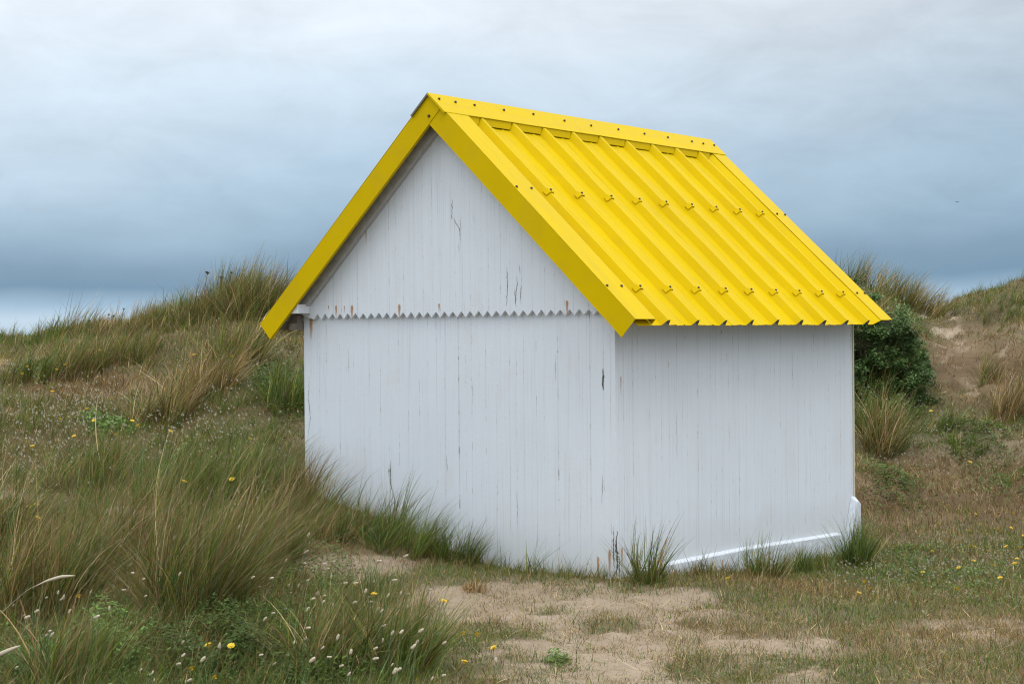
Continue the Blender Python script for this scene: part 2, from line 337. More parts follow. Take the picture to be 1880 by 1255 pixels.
# ground sheet, finer where it is near
dl = np.concatenate([np.linspace(-40, -8, 17), np.arange(-7.5, 9.5, .07), np.linspace(10, 40, 16)])
dd = np.concatenate([np.linspace(-16, 5, 15), np.arange(5.3, 25, .07), np.linspace(25.5, 60, 36)])
LL, DDm = np.meshgrid(dl, dd); GX, GY = LD(LL, DDm)
GZ = gz(GX.ravel(), GY.ravel())
sn, ms_, _, _, _ = maps(GX.ravel(), GY.ravel())
GZ = GZ+((fbm(GX.ravel()*7, GY.ravel()*7+3, 3)-.5)*.045+(vn(GX.ravel()*13+7, GY.ravel()*13)-.5)*.014)*sn
nr, nc = LL.shape; idx = np.arange(nr*nc).reshape(nr, nc)
Qg = np.stack([idx[:-1, :-1], idx[:-1, 1:], idx[1:, 1:], idx[1:, :-1]], -1).reshape(-1, 4)
def ground_mat():
    m, t, p = mat('sandy_dune_soil')
    a = N('ShaderNodeAttribute', t); a.attribute_name = 'sand'; b = N('ShaderNodeAttribute', t); b.attribute_name = 'moss'
    mv = mapping(t, (1, 1, 1), (0, 0, -YAW)); ms2 = mapping(t, (4, 1, 1), (0, 0, -YAW))
    n1 = noise(t, 3.5, 6, .65); n2 = noise(t, 26, 5, .7); n3 = noise(t, 9, 6, .7, vec=ms2); n4 = noise(t, 140, 3, .7)
    sandc = rampf(t, n1, [(.3, (.37, .285, .205)), (.55, (.46, .362, .27)), (.75, (.55, .44, .335))])
    sandc = mixc(t, M('MULTIPLY', rampf(t, n2, [(.52, 0.0), (.68, 1.0)]), .55, tree=t), sandc, (.26, .19, .12))
    sandc = mixc(t, M('MULTIPLY', rampf(t, n3, [(.50, 0.0), (.62, 1.0)]), .5, tree=t), sandc, (.24, .20, .115))
    sandc = mixc(t, M('MULTIPLY', rampf(t, n4, [(.55, 0.0), (.72, 1.0)]), .35, tree=t), sandc, (.20, .15, .10))
    soil = rampf(t, n2, [(.3, (.10, .078, .045)), (.5, (.17, .135, .08)), (.72, (.30, .24, .16))])
    soil = mixc(t, rampf(t, n1, [(.42, 0.0), (.6, 1.0)]), soil, (.115, .11, .05))
    mossc = rampf(t, n2, [(.3, (.12, .08, .045)), (.55, (.21, .15, .09)), (.75, (.30, .22, .15))])
    sa = M('ADD', a.outputs['Fac'], M('MULTIPLY', M('SUBTRACT', n2, .5, tree=t), .6, tree=t), tree=t)
    c = mixc(t, rampf(t, b.outputs['Fac'], [(.25, 0.0), (.7, 1.0)]), soil, mossc)
    c = mixc(t, rampf(t, sa, [(.3, 0.0), (.62, 1.0)]), c, sandc)
    t.links.new(c, p.inputs['Base Color']); p.inputs['Roughness'].default_value = .95; p.inputs['Specular IOR Level'].default_value = .05
    h = M('ADD', M('MULTIPLY', n2, .6, tree=t), M('ADD', M('MULTIPLY', n3, .5, tree=t), M('MULTIPLY', n4, .2, tree=t), tree=t), tree=t)
    bump(t, p, h, .9, .05); return m
gm = np_mesh('ground', np.stack([GX.ravel(), GY.ravel(), GZ], 1), Qg, ground_mat(), smooth=True, attrs={'sand': sn, 'moss': ms_})
tag(part('ground', gm), kind='structure')
m, t, p = mat('sea_water'); p.inputs['Base Color'].default_value = (.10, .16, .20, 1); p.inputs['Roughness'].default_value = .25
bump(t, p, noise(t, .5, 4), .3, .3)
x0, y0 = LD(-4000, 40); x1, y1 = LD(4000, 40); x2, y2 = LD(4000, 7000); x3, y3 = LD(-4000, 7000)
tag(part('sea', py_mesh('sea', [(x0, y0, -5), (x1, y1, -5), (x2, y2, -5), (x3, y3, -5)], [(0, 1, 2, 3)], m)), kind='structure')

# ------------------------------------------------------------------ the hut
W, L, E, O = 2.570, 3.115, .252, .164
TH = 0.7508; ct, st_ = math.cos(TH), math.sin(TH); tt = math.tan(TH)
ZR = 1.540; ZA = ZR+(W/2+E)*tt; S = (W/2+E)/ct; X1 = 3.248; BW = .135; ZB = -.35
hut = empty('beach_hut'); tag(hut, 'small white wooden beach hut with a bright yellow ribbed metal roof standing in the dunes', 'hut')
def sl(side_, X, s, n):      # point on a roof slope: side -1 is the near (right) slope, +1 the far (left) slope
    return (X, W/2+side_*(s*ct+n*st_), ZA-s*st_+n*ct)
def zroof(y, n=-.062): return ZA-abs(y-W/2)*tt+n/ct
NS = np.array([0, -st_, ct])
# walls
mb = MB(); zc = ZR-.05
A = [(0, 0, ZB), (0, W, ZB), (0, W, 1.62), (0, 0, 1.62)]; mb.prism(A, [(.03, y, z) for _, y, z in A]); mb.build('front_wall', W_GAB, hut)
# gable top with a saw-tooth lower edge, standing 33 mm proud
T = .0701; zz = 1.607; y_first = 2.408; prof_ = []
yr_ = .02
prof_.append((W-.02, zz-.005)); prof_.append((W-.02, zroof(W-.02))); prof_.append((W/2, zroof(W/2))); prof_.append((yr_, zroof(yr_)))
n_ = int((y_first-yr_)/T)
bot = []
for j in range(n_+2):
    yj = y_first-j*T
    if yj+T/2 < W-.02: bot.append((yj+T/2, zz-.037-.002*math.sin(j*2.1)))
    if yj > yr_: bot.append((yj, zz+.001*math.sin(j*1.7)))
bot = [(y, z) for y, z in bot if y > yr_]
poly = prof_+[(yr_, zz)]+bot[::-1]
me = bpy.data.meshes.new('gable_panel'); bm = bmesh.new()
vs = [bm.verts.new((-.033, y, z)) for y, z in poly]; f = bm.faces.new(vs)
r = bmesh.ops.extrude_face_region(bm, geom=[f]); bmesh.ops.translate(bm, vec=(.031, 0, 0), verts=[v for v in r['geom'] if isinstance(v, bmesh.types.BMVert)])
bmesh.ops.triangulate(bm, faces=[f_ for f_ in bm.faces if len(f_.verts) > 4]); bmesh.ops.recalc_face_normals(bm, faces=bm.faces)
bm.to_mesh(me); bm.free(); me.materials.append(W_TOP); part('gable_panel', me, hut)
mb = MB(); mb.box(.031, L-.03, 0, .03, ZB, 1.60); mb.build('side_wall', W_SID, hut)
mb = MB(); mb.box(.031, L-.03, W-.03, W, ZB, 1.60); mb.build('side_wall', W_SID, hut)
mb = MB(); A = [(L-.029, 0, ZB), (L-.029, W, ZB), (L-.029, W, zroof(W, -.07)), (L-.029, W/2, zroof(W/2, -.07)), (L-.029, 0, zroof(0, -.07))]
mb.prism(A, [(L, y, z) for _, y, z in A]); mb.build('rear_wall', W_GAB, hut)
mb = MB(); mb.box(L-.012, L+.006, -.008, .03, ZB, 1.60); mb.build('corner_board', flat('cream_edge', (.60, .56, .42), .7, sc_=12), hut)
# near corner board with a slightly different plane
# plinth and its end post on the side wall
def side_pt(px, py, off=0): return on_plane(px, py, (0, -off, 0), np.array([0, 1., 0]))
a = side_pt(1205, 1040, .05); b = side_pt(1548, 979, .05)
c = side_pt(1170, 1049, .05)
mb = MB(); pts = [(c[0], c[2]), (a[0], a[2]), ((a[0]*.55+b[0]*.45), (a[2]*.55+b[2]*.45)+.012), (b[0], b[2])]
for (xa, za), (xb, zb) in zip(pts[:-1], pts[1:]):
    P = [(xa, -.034, ZB), (xb, -.034, ZB), (xb, -.001, ZB), (xa, -.001, ZB), (xa, -.034, za-.009), (xb, -.034, zb-.009), (xb, -.001, zb+.007), (xa, -.001, za+.007)]
    mb.hexa(P)
mb.build('plinth', CEMENT, hut)
pa = side_pt(1545, 925, .05); pb = side_pt(1572, 925, .05)
mb = MB(); zt = pa[2]; xl, xr = L-.105, L+.03
mb.prism([(xl-.06, -.045, ZB), (xr, -.045, ZB), (xr, -.045, zt-.03), (xr-.035, -.045, zt-.005), (xl+.06, -.045, zt-.005), (xl-.06, -.045, zt-.36)],
         [(xl-.06, -.001, ZB), (xr, -.001, ZB), (xr, -.001, zt+.02), (xr-.03, -.001, zt+.035), (xl+.05, -.001, zt+.035), (xl-.075, -.001, zt-.33)])
mb.build('plinth_post', CEMENT, hut, .006)

# roof sheets
RP = .3333; RX0 = .2083; H = .044
def rib_profile():
    pr = [(-.10, -H), (.05, -H)]
    for k in range(9):
        c0 = RX0+k*RP
        pr += [(c0-.052, -H), (c0-.024, 0), (c0, 0), (c0+.026, -H)]
        if k < 8:
            for q in (.105, .205): pr += [(c0+q-.012, -H), (c0+q-.006, -H+.0035), (c0+q+.006, -H+.0035), (c0+q+.012, -H)]
    pr += [(2.985, -H), (3.062, -.0008), (3.20, -.0008)]
    return pr
def roof_sheet(sd_):
    pr = rib_profile(); ns = 15; V = []; Fs = []; mi = []
    ss = np.linspace(.02, S+.004, ns); k = len(pr)
    wr = np.random.default_rng(5 if sd_ < 0 else 6)
    for th_ in (0, -.0022):
        for i, s in enumerate(ss):
            for j, (X, n) in enumerate(pr):
                dn = .0012*math.sin(s*9+X*5)+(.0012*wr.normal() if n < -.03 else 0); ds = .002*math.sin(X*40) if i == ns-1 else 0
                V.append(sl(sd_, X, s+ds, n+dn*(th_ == 0)+th_))
        if th_ == 0: base_n = len(V)
    # underside follows the top exactly
    for q in range(base_n): x, y, z = V[q]; V[base_n+q] = (x, y-sd_*.0022*st_, z-.0022*ct)
    for i in range(ns-1):
        for j in range(k-1):
            a_ = i*k+j; Fs.append((a_, a_+1, a_+k+1, a_+k)); mi.append(0)
            a_ += base_n; Fs.append((a_, a_+1, a_+k+1, a_+k)); mi.append(1)
    for j in range(k-1): a_ = (ns-1)*k+j; Fs.append((a_, a_+1, base_n+a_+1, base_n+a_)); mi.append(0)
    return part('roof_sheet', py_mesh('roof_sheet', V, Fs, [YEL, UNDER], mi), hut)
sheetR = roof_sheet(-1); sheetL = roof_sheet(1)
# timber deck below the sheets, with rafter tails
for sd_ in (-1, 1):
    mb = MB(); n0, n1 = -.049, -.064
    P = [sl(sd_, -.150, .05, n1), sl(sd_, X1-.02, .05, n1), sl(sd_, X1-.02, S-.10, n1), sl(sd_, -.150, S-.10, n1),
         sl(sd_, -.150, .05, n0), sl(sd_, X1-.02, .05, n0), sl(sd_, X1-.02, S-.10, n0), sl(sd_, -.150, S-.10, n0)]
    mb.hexa(P); mb.build('roof_deck', WDULL, hut)
    mb = MB()   # rafter lying against the gable
    P = [sl(sd_, -.075, .10, -.15), sl(sd_, -.036, .10, -.15), sl(sd_, -.036, S-.30, -.15), sl(sd_, -.075, S-.30, -.15),
         sl(sd_, -.075, .10, -.066), sl(sd_, -.036, .10, -.066), sl(sd_, -.036, S-.30, -.066), sl(sd_, -.075, S-.30, -.066)]
    mb.hexa(P); mb.build('rafter', WDULL, hut)
    for xx in (.12, 1.0, 2.0, 2.9):
        mb = MB(); s0, s1 = (W/2+.002)/ct+.10, S-.12
        P = [sl(sd_, xx, s0, -.13), sl(sd_, xx+.05, s0, -.13), sl(sd_, xx+.05, s1, -.11), sl(sd_, xx, s1, -.11), sl(sd_, xx, s0, -.066), sl(sd_, xx+.05, s0, -.066), sl(sd_, xx+.05, s1, -.066), sl(sd_, xx, s1, -.066)]
        mb.hexa(P); mb.build('rafter_tail', WDULL, hut)
mb = MB(); mb.box(-.15, -.034, 2.475, 2.655, 1.585+.025, 1.585+.088); mb.build('wall_plate_end', WTRIM, hut, .004)
mb = MB(); mb.hexa([(-.06, 2.572, 1.50), (-.01, 2.572, 1.50), (-.01, 2.70, 1.50), (-.06, 2.70, 1.50), (-.06, 2.572, 1.60), (-.01, 2.572, 1.60), (-.01, 2.62, 1.608), (-.06, 2.62, 1.608)])
mb.build('eave_bracket', DARKGAP, hut)
mb = MB(); mb.box(-.10, X1-.15, 2.575, 2.61, 1.50, 1.545); mb.build('eave_batten', DARKGAP, hut)

# verge flashings: top flange, front face, folded lip
def flash_box(mb, f8, m=0): mb.hexa(f8, m)
def verge(sd_, front):
    mb = MB(); tk = .0025
    if front: xa, xb, xo = -O-(.004 if sd_ > 0 else 0), .052, -1
    else: xa, xb, xo = X1, 3.055, 1
    s0 = .0
    def slab(x0_, x1_, n0, n1, sA=s0, sB=S, m=0):
        mb.hexa([sl(sd_, x0_, sA, n0), sl(sd_, x1_, sA, n0), sl(sd_, x1_, sB, n0), sl(sd_, x0_, sB, n0),
                 sl(sd_, x0_, sA, n1), sl(sd_, x1_, sA, n1), sl(sd_, x1_, sB, n1), sl(sd_, x0_, sB, n1)], m)
    slab(min(xa, xb), max(xa, xb), .0008, .0008+(tk if front else .0008))                # top flange
    e0 = xb
    if front: slab(e0-.001, e0+.001, -.040 if front else -.004, .0006)    # inner drop
    # front face as a polygon in the gable plane
    def g(s, n): _, y, z = sl(sd_, 0, s, n); return (y, z)
    if sd_ > 0 and front:
        dlt = BW/ct/(2*tt)
        pts_ = [g(S, 0), g(S, -BW), (W/2, ZA-BW/ct), (W/2-dlt+.004, ZA-dlt*tt-.006), (W/2, ZA-.004)]
    else:
        bw = BW if front else .055; pts_ = [g(S, 0), g(S, -bw), (W/2, ZA-bw/ct), (W/2, ZA)]
    xin = xa-xo*.003
    mb.prism([(xa, y, z) for y, z in pts_], [(xin, y, z) for y, z in pts_])
    if not front:
        xi2 = xin-.0015; mb.prism([(xin, y, z-.001) for y, z in pts_], [(xi2, y, z-.001) for y, z in pts_], 1)
        return mb.build('verge_flashing', [YEL, UNDER], hut)
    # lip folded inwards along the lower edge
    mb.hexa([sl(sd_, xa+xo*.001, BW*tt*.98+.0, -BW-.004), sl(sd_, xa-xo*.022, BW*tt, -BW-.004), sl(sd_, xa-xo*.022, S, -BW-.004), sl(sd_, xa+xo*.001, S, -BW-.004),
             sl(sd_, xa+xo*.001, BW*tt*.98, -BW), sl(sd_, xa-xo*.022, BW*tt, -BW), sl(sd_, xa-xo*.022, S, -BW), sl(sd_, xa+xo*.001, S, -BW)])
    return mb.build('verge_flashing', YEL, hut)
for sd_ in (-1, 1):
    for fr in (True, False): verge(sd_, fr)

# ridge cap
CS = (W/2-1.147)/ct
ce = .006
def cap():
    mb = MB(); xa, xb = -O-.018, X1+.008
    ap = (W/2, ZA+ce/ct)
    for sd_ in (-1, 1):
        n = 9; xs = np.linspace(xa, xb, n)
        for i in range(n-1):
            def tp(X, s, nn): return sl(sd_, X, s, nn)
            w1 = .0012*math.sin(i*1.9); w2 = .0012*math.sin((i+1)*1.9)
            x_a, x_b = xs[i], xs[i+1]
            top = [(x_a, *ap), (x_b, *ap), tp(x_b, CS, ce+w2), tp(x_a, CS, ce+w1)]
            low = [(x, y, z-.003) for x, y, z in top]
            mb.add(top, [(0, 1, 2, 3)], 0); mb.add(low, [(0, 1, 2, 3)], 1)
            mb.add([top[2], top[3], low[3], low[2]], [(0, 1, 2, 3)], 0)
        # folded end and dark edge seen at the front
        for X, m_ in ((xa, 1), (xb, 0)):
            mb.hexa([(X, W/2, ZA+ce/ct-.016), (X+.002, W/2, ZA+ce/ct-.016), tp(X+.002, CS, ce-.012), tp(X, CS, ce-.012),
                     (X, W/2, ZA+ce/ct-.0005), (X+.002, W/2, ZA+ce/ct-.0005), tp(X+.002, CS, ce-.001), tp(X, CS, ce-.001)], m_ if sd_ > 0 else 0)
    return mb.build('ridge_cap', [YEL, UNDER], hut)
capo = cap()
# notched closure hanging from the cap edge into the troughs
for sd_ in (-1, 1):
    mb = MB(); edges = [.054]+[e for k in range(9) for e in (RX0+k*RP-.050, RX0+k*RP+.024)]+[3.0]
    for k in range(0, len(edges), 2):
        xa, xb = edges[k]+.004, edges[k+1]-.004
        if xb-xa < .02: continue
        s_ = CS-.004
        q0 = .022 if k > 0 else 0; q1 = .022 if k < len(edges)-2 else .03
        nn = -H+.010
        A = [sl(sd_, xa-q0*.9, s_, .002), sl(sd_, xb+q1*.9, s_, .002), sl(sd_, xb-.002, s_+.038, nn), sl(sd_, xa+.002, s_+.038, nn)]
        B = [sl(sd_, xa-q0*.9, s_-.002, .002), sl(sd_, xb+q1*.9, s_-.002, .002), sl(sd_, xb-.002, s_+.035, nn-.001), sl(sd_, xa+.002, s_+.035, nn-.001)]
        mb.prism(A, B)
        mb.prism([sl(sd_, xa-.002, s_-.006, -.003), sl(sd_, xb+.002, s_-.006, -.003), sl(sd_, xb+.004, s_+.024, -H-.001), sl(sd_, xa-.004, s_+.024, -H-.001)],
                 [sl(sd_, xa-.002, s_-.012, -.003), sl(sd_, xb+.002, s_-.012, -.003), sl(sd_, xb+.004, s_+.018, -H-.001), sl(sd_, xa-.004, s_+.018, -H-.001)], 1)  # dark strip behind each plate stands in for the shaded gap below it
    mb.build('closure_strip', [YEL, SCREW_GAP], hut)
# screws and saddle clips (built once, copied)
def screw_mesh():
    bm = bmesh.new()
    bmesh.ops.create_cone(bm, cap_ends=True, segments=10, radius1=.0095, radius2=.0095, depth=.002, matrix=Matrix.Translation((0, 0, .001)))
    bmesh.ops.create_cone(bm, cap_ends=True, segments=6, radius1=.0078, radius2=.007, depth=.007, matrix=Matrix.Translation((0, 0, .0055)))
    me = bpy.data.meshes.new('screw'); bm.to_mesh(me); bm.free(); me.materials.append(SCREW_GAP); return me
SM = screw_mesh()
def slope_rot(sd_): return Matrix([[1, 0, 0], [0, ct, sd_*st_], [0, -sd_*st_, ct]]).to_4x4() if sd_ > 0 else Matrix([[1, 0, 0], [0, ct, -st_], [0, st_, ct]]).to_4x4()
def put(me, name, pos, parent, sd_=-1):
    o = bpy.data.objects.new(name, me); link(o, parent)
    rm = slope_rot(sd_); o.matrix_local = Matrix.Translation(pos) @ rm; return o
for px, py in [(806, 182), (836, 188), (871, 193.5), (925, 202.5), (979, 210), (1036, 222), (1085, 231), (1135, 238), (1183, 246), (1226, 252.5), (1270, 260), (1291, 264), (1311, 267)]:
    q = on_plane(px, py, sl(-1, 0, 0, ce+.002), NS); put(SM, 'screw', q, capo)
def clip_mesh():
    mb = MB()
    # plate over the crest, running down the left flank
    pr = [(-.046, -.024), (-.026, .0045), (.008, .0045), (.017, -.012)]
    for (xa, na), (xb, nb) in zip(pr[:-1], pr[1:]):
        mb.hexa([(xa, -.019, na), (xb, -.019, nb), (xb, .019, nb), (xa, .019, na), (xa, -.019, na+.003), (xb, -.019, nb+.003), (xb, .019, nb+.003), (xa, .019, na+.003)])
    return py_mesh('roof_clip', mb.V, mb.F, [YEL], mb.m)
CM = clip_mesh()
for ys in (-.043, .615):
    s_ = (W/2-ys)/ct
    for k in range(9):
        c0 = RX0+k*RP; put(CM, 'roof_clip', sl(-1, c0, s_, .001), sheetR)
        put(SM, 'screw', sl(-1, c0-.008, s_, .007), sheetR)
    for X in (-.145, .005, 3.10, 3.225): put(SM, 'screw', sl(-1, X, s_, .0035), sheetR)
o = bpy.data.objects.new('screw', SM); link(o, hut); q = on_plane(787.5, 213, (-O-.006, 0, 0), np.array([1., 0, 0])); o.matrix_local = Matrix.Translation(q) @ Matrix.Rotation(-math.pi/2, 4, 'Y')

# splits in the boards and rust runs, drawn on the wall faces
GP = {'top': ((-.0340, 0, 0), np.array([1., 0, 0])), 'low': ((-.0012, 0, 0), np.array([1., 0, 0])), 'side': ((0, -.0012, 0), np.array([0, 1., 0])), 'plinth': ((0, -.0355, 0), np.array([0, 1., 0]))}
def crack(face, pts_, w0):
    p0, n = GP[face]; rr = np.random.default_rng(int(pts_[0][0]*7)); P = []
    for (a_, b_), (c_, d_) in zip(pts_[:-1], pts_[1:]):
        k = max(2, int(abs(d_-b_)/3))
        for i in range(k): P.append((a_+(c_-a_)*i/k+rr.normal()*.5, b_+(d_-b_)*i/k))
    P.append(pts_[-1]); V = []; Fs = []
    for i, (a_, b_) in enumerate(P):
        q = on_plane(a_, b_, p0, n); t_ = i/(len(P)-1); wd = w0*.75*(.25+.9*rr.random())*(math.sin(math.pi*min(max(t_, .03), .97))**.6)
        ax = np.array([0, 1., 0]) if face in ('top', 'low') else np.array([1., 0, 0])
        V += [q-ax*wd/2, q+ax*wd/2]
    for i in range(len(P)-1): Fs.append((2*i, 2*i+1, 2*i+3, 2*i+2))
    part('crack', py_mesh('crack', V, Fs, CRACKM), hut)
for f_, p_, w_ in [('top', [(830, 366), (829, 404)], .008), ('top', [(829, 396), (836, 408), (843, 420), (846, 442)], .007), ('top', [(843, 445), (842, 462)], .004), ('top', [(845, 400), (846, 424)], .003),
                   ('top', [(930, 490), (932, 520), (930, 560)], .009), ('top', [(948, 508), (950, 520), (946, 548)], .007), ('top', [(953, 486), (955, 503)], .005), ('top', [(945, 530), (947, 565)], .008), ('top', [(957, 522), (955, 558)], .006), ('top', [(870, 392), (871, 410)], .003),
                   ('low', [(717, 846), (716, 880), (721, 908)], .016), ('low', [(713, 858), (714, 875)], .006), ('low', [(722, 900), (728, 948)], .010), ('low', [(1107, 676), (1108, 690), (1106, 702), (1108, 716)], .020), ('low', [(1106, 872), (1105, 925)], .005), ('low', [(568, 690), (566, 730), (570, 765), (566, 800)], .006),
                   ('low', [(1127, 965), (1126, 1010), (1128, 1055)], .010), ('side', [(1133, 974), (1131, 1000), (1134, 1030), (1131, 1062)], .030), ('side', [(1137, 1020), (1137, 1060)], .016), ('side', [(1335, 645), (1334, 668)], .005), ('side', [(1325, 606), (1322, 614)], .012), ('side', [(1258, 618), (1257, 622)], .010), ('side', [(1340, 780), (1338, 830)], .003),
                   ('low', [(1020, 650), (1019, 700)], .003), ('low', [(868, 700), (867, 745)], .003), ('low', [(820, 835), (821, 870)], .004), ('low', [(949, 900), (950, 960)], .003), ('low', [(640, 640), (640, 690)], .003), ('side', [(1242, 750), (1243, 850)], .003), ('side', [(1455, 640), (1456, 720)], .003)]:
    crack(f_, p_, w_)
def rust(face, px, ya, yb, w0):
    w0 *= .65 if ya > 900 else .9
    p0, n = GP[face]; k = 8; V = []; fade = []; Q = []
    ax = np.array([0, -1., 0]) if face in ('top', 'low') else np.array([1., 0, 0])
    for i in range(k+1):
        t_ = i/k; q = on_plane(px, ya+(yb-ya)*1.25*t_, p0, n); wd = 1.3*w0*(1-.55*t_)*(1.0 if i else .6)
        for j, a_ in ((-1, 0.), (-.4, 1.), (.4, 1.), (1, 0.)):
            V.append(q+ax*wd*j+ax*.001*math.sin(i*2+px)); fade.append(a_*(1-t_)**.8*(1 if i else .5))
    for i in range(k):
        for j in range(3): a_ = i*4+j; Q.append((a_, a_+1, a_+5, a_+4))
    part('rust_stain', np_mesh('rust_stain', V, Q, RUST, attrs={'fade': fade}), hut)
for a_ in [('top', 603, 561, 568, .006), ('top', 617, 560, 582, .010), ('top', 632, 561, 572, .006), ('top', 646, 560, 585, .014), ('top', 733, 558, 584, .013), ('top', 806, 557, 570, .009), ('top', 1041, 551, 578, .011), ('top', 672, 418, 445, .006),
           ('low', 571, 582, 618, .020), ('low', 1098, 1021, 1058, .014), ('low', 1119, 1008, 1058, .016), ('side', 1142, 1004, 1040, .014), ('side', 1322, 1010, 1035, .010), ('plinth', 1327, 1026, 1048, .012), ('plinth', 1413, 1010, 1040, .014), ('side', 1283, 1022, 1050, .012), ('side', 1140, 690, 720, .006), ('side', 1567, 760, 800, .008)]: rust(*a_)

# ------------------------------------------------------------------ grass
GREEN = np.array([[.080, .125, .014], [.12, .175, .022], [.080, .150, .050], [.21, .24, .035], [.085, .115, .013], [.17, .26, .10]])
STRAW = np.array([[.44, .31, .14], [.34, .22, .085], [.60, .47, .27], [.22, .14, .05], [.26, .21, .06]])
RED = np.array([[.20, .105, .055], [.16, .085, .04], [.25, .15, .08]])
AZR = math.atan2(R2[1], R2[0])           # the wind blows towards the right of the photograph
def pick(pal, n): return pal[rng.integers(0, len(pal), n)]*rng.uniform(.5, 1.45, (n, 1))
def cols_mix(n, g, s, r):
    u = rng.random(n)[:, None]; tot = g+s+r
    return np.where(u < g/tot, pick(GREEN, n), np.where(u < (g+s)/tot, pick(STRAW, n), pick(RED, n)))
def blades(base, h, az, lean, curv, wd, col, K=4, base_col=None, tipcol=None):
    n = len(h); s = np.linspace(0, 1, K+1); ph = lean[:, None]+curv[:, None]*(s[None, :]**1.3)
    seg = (h/K)[:, None]; dx = np.concatenate([np.zeros((n, 1)), np.cumsum(np.sin(ph[:, :-1])*seg, 1)], 1); dz = np.concatenate([np.zeros((n, 1)), np.cumsum(np.cos(ph[:, :-1])*seg, 1)], 1)
    ca, sa = np.cos(az)[:, None], np.sin(az)[:, None]
    C = np.stack([base[:, 0:1]+dx*ca, base[:, 1:2]+dx*sa, base[:, 2:3]+dz], -1)
    wa = rng.uniform(0, math.pi, n); wv = np.stack([np.cos(wa), np.sin(wa), np.zeros(n)], -1)[:, None, :]
    ww = (wd[:, None]*(1-.92*s[None, :]**1.8)/2)[..., None]
    V = np.stack([C-wv*ww, C+wv*ww], 2).reshape(-1, 3)
    cc = np.repeat(col[:, None, :], K+1, 1)
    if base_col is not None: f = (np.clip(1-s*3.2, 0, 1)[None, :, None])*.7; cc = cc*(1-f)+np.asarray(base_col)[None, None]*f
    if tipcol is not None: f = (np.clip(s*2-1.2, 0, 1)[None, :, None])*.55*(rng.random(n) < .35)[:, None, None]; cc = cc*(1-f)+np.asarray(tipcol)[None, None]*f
    cc = np.repeat(cc, 2, 1).reshape(-1, 3)
    b = (np.arange(n)*(K+1)*2)[:, None]; k = np.arange(K)[None, :]*2
    Q = np.stack([b+k, b+k+1, b+k+3, b+k+2], -1).reshape(-1, 4)
    return V, Q, cc
def merge(parts):
    V = []; Q = []; C = []; o = 0
    for v, q, c in parts: V.append(v); Q.append(q+o); C.append(c); o += len(v)
    return np.concatenate(V), np.concatenate(Q), np.concatenate(C)
def not_hut(x, y): return ~((x > -.02) & (x < L+.03) & (y > -.02) & (y < W+.02))
# grass that starts beside the hut must not grow through its boards
def clear_of_hut(x, y, reach): return not_hut(x, y)

def fan_samples(n, d0, d1, p0=-220, p1=2100, power=1.0):
    u = rng.random(n); D = (d0**(2-power)+(d1**(2-power)-d0**(2-power))*u)**(1/(2-power)); px = rng.uniform(p0, p1, n)
    x, y = gpt(px, D); return x, y
# density of long grass over the photo's ground (0..1)
def long_map(px, py, D, sand):
    left = np.clip((700-px-(py-1000)*-.35)/160, 0, 1)
    left = np.where(py > 1000, np.clip((830+(py-1255)*.55-px)/150, 0, 1), left)
    left = np.where((py <= 1000) & (px > 540) & (px < 760) & (D < 12), np.maximum(left, .8*np.clip((py-940)/30, 0, 1)*np.clip((1020-py)/20, 0, 1)), left)
    right = (1-.97*blob(px, py, 1768, 672, 92, 92))*np.clip((px-1540)/60, 0, 1)*(D > 12.5)*np.clip((D-16.2)/1.2, .12, 1)*.9
    return np.clip(left+right, 0, 1)*(1-np.clip(sand*1.25, 0, .97))
# 1) short turf
def scatter_short(n):
    x, y = fan_samples(n, 5.6, 26, power=1.35); s, m_, px, py, D = maps(x, y); z = gz(x, y)
    nearw = np.exp(-(np.hypot(np.maximum(np.maximum(-x, x-L), 0), np.maximum(np.maximum(-y, y-W), 0))/.16)**2)
    patch = fbm(x*4+70, y*4+12, 3); edge = np.clip((py-1040)/30, 0, 1)*np.clip((1100-py)/30, 0, 1)
    pr = (1-np.clip(s*1.05, 0, 1))*.9+np.clip((patch-.44)*5, 0, 1)*.62+.27+edge*.3*(px > 850)+.5*nearw
    pr = pr*(1-.85*blob(px, py, 1768, 672, 92, 92))
    hid = (px > 575) & (px < 1545) & (py < 985) & (D > 12)
    keep = (rng.random(n) < pr) & not_hut(x, y) & ~hid & (s < 1.01)
    x, y, z, s, m_, px, py, D, patch, nearw = [a_[keep] for a_ in (x, y, z, s, m_, px, py, D, patch, nearw)]; n = len(x)
    h = rng.gamma(4, .011, n)*(1-.55*s)*np.clip(.8+.03*D, 1, 1.4)*(1+.8*nearw)
    gr = np.clip(.35+1.6*(fbm(x*1.3+9, y*1.3+77, 3)-.42), .1, .9)*(1-.6*m_)
    c = cols_mix(n, 1, 0, 0); c2 = cols_mix(n, 0, 1, .35+0*0); u = rng.random(n)[:, None]
    c = np.where(u < gr[:, None], c, c2)
    rr = (rng.random(n) < m_*.3)[:, None]; c = np.where(rr, pick(RED, n), c)
    return blades(np.stack([x, y, z-.004], 1), h, rng.uniform(0, 2*math.pi, n), rng.uniform(.1, 1.1, n), rng.uniform(0, .9, n), rng.uniform(.0018, .0036, n)*np.clip(D/9, 1, 1.9), c, 2)
v, q, c = scatter_short(620000)
tag(part('short_turf', np_mesh('short_turf', v, q, BLADE, c)), 'short green and brown turf between the sandy patches', 'turf', kind='stuff')
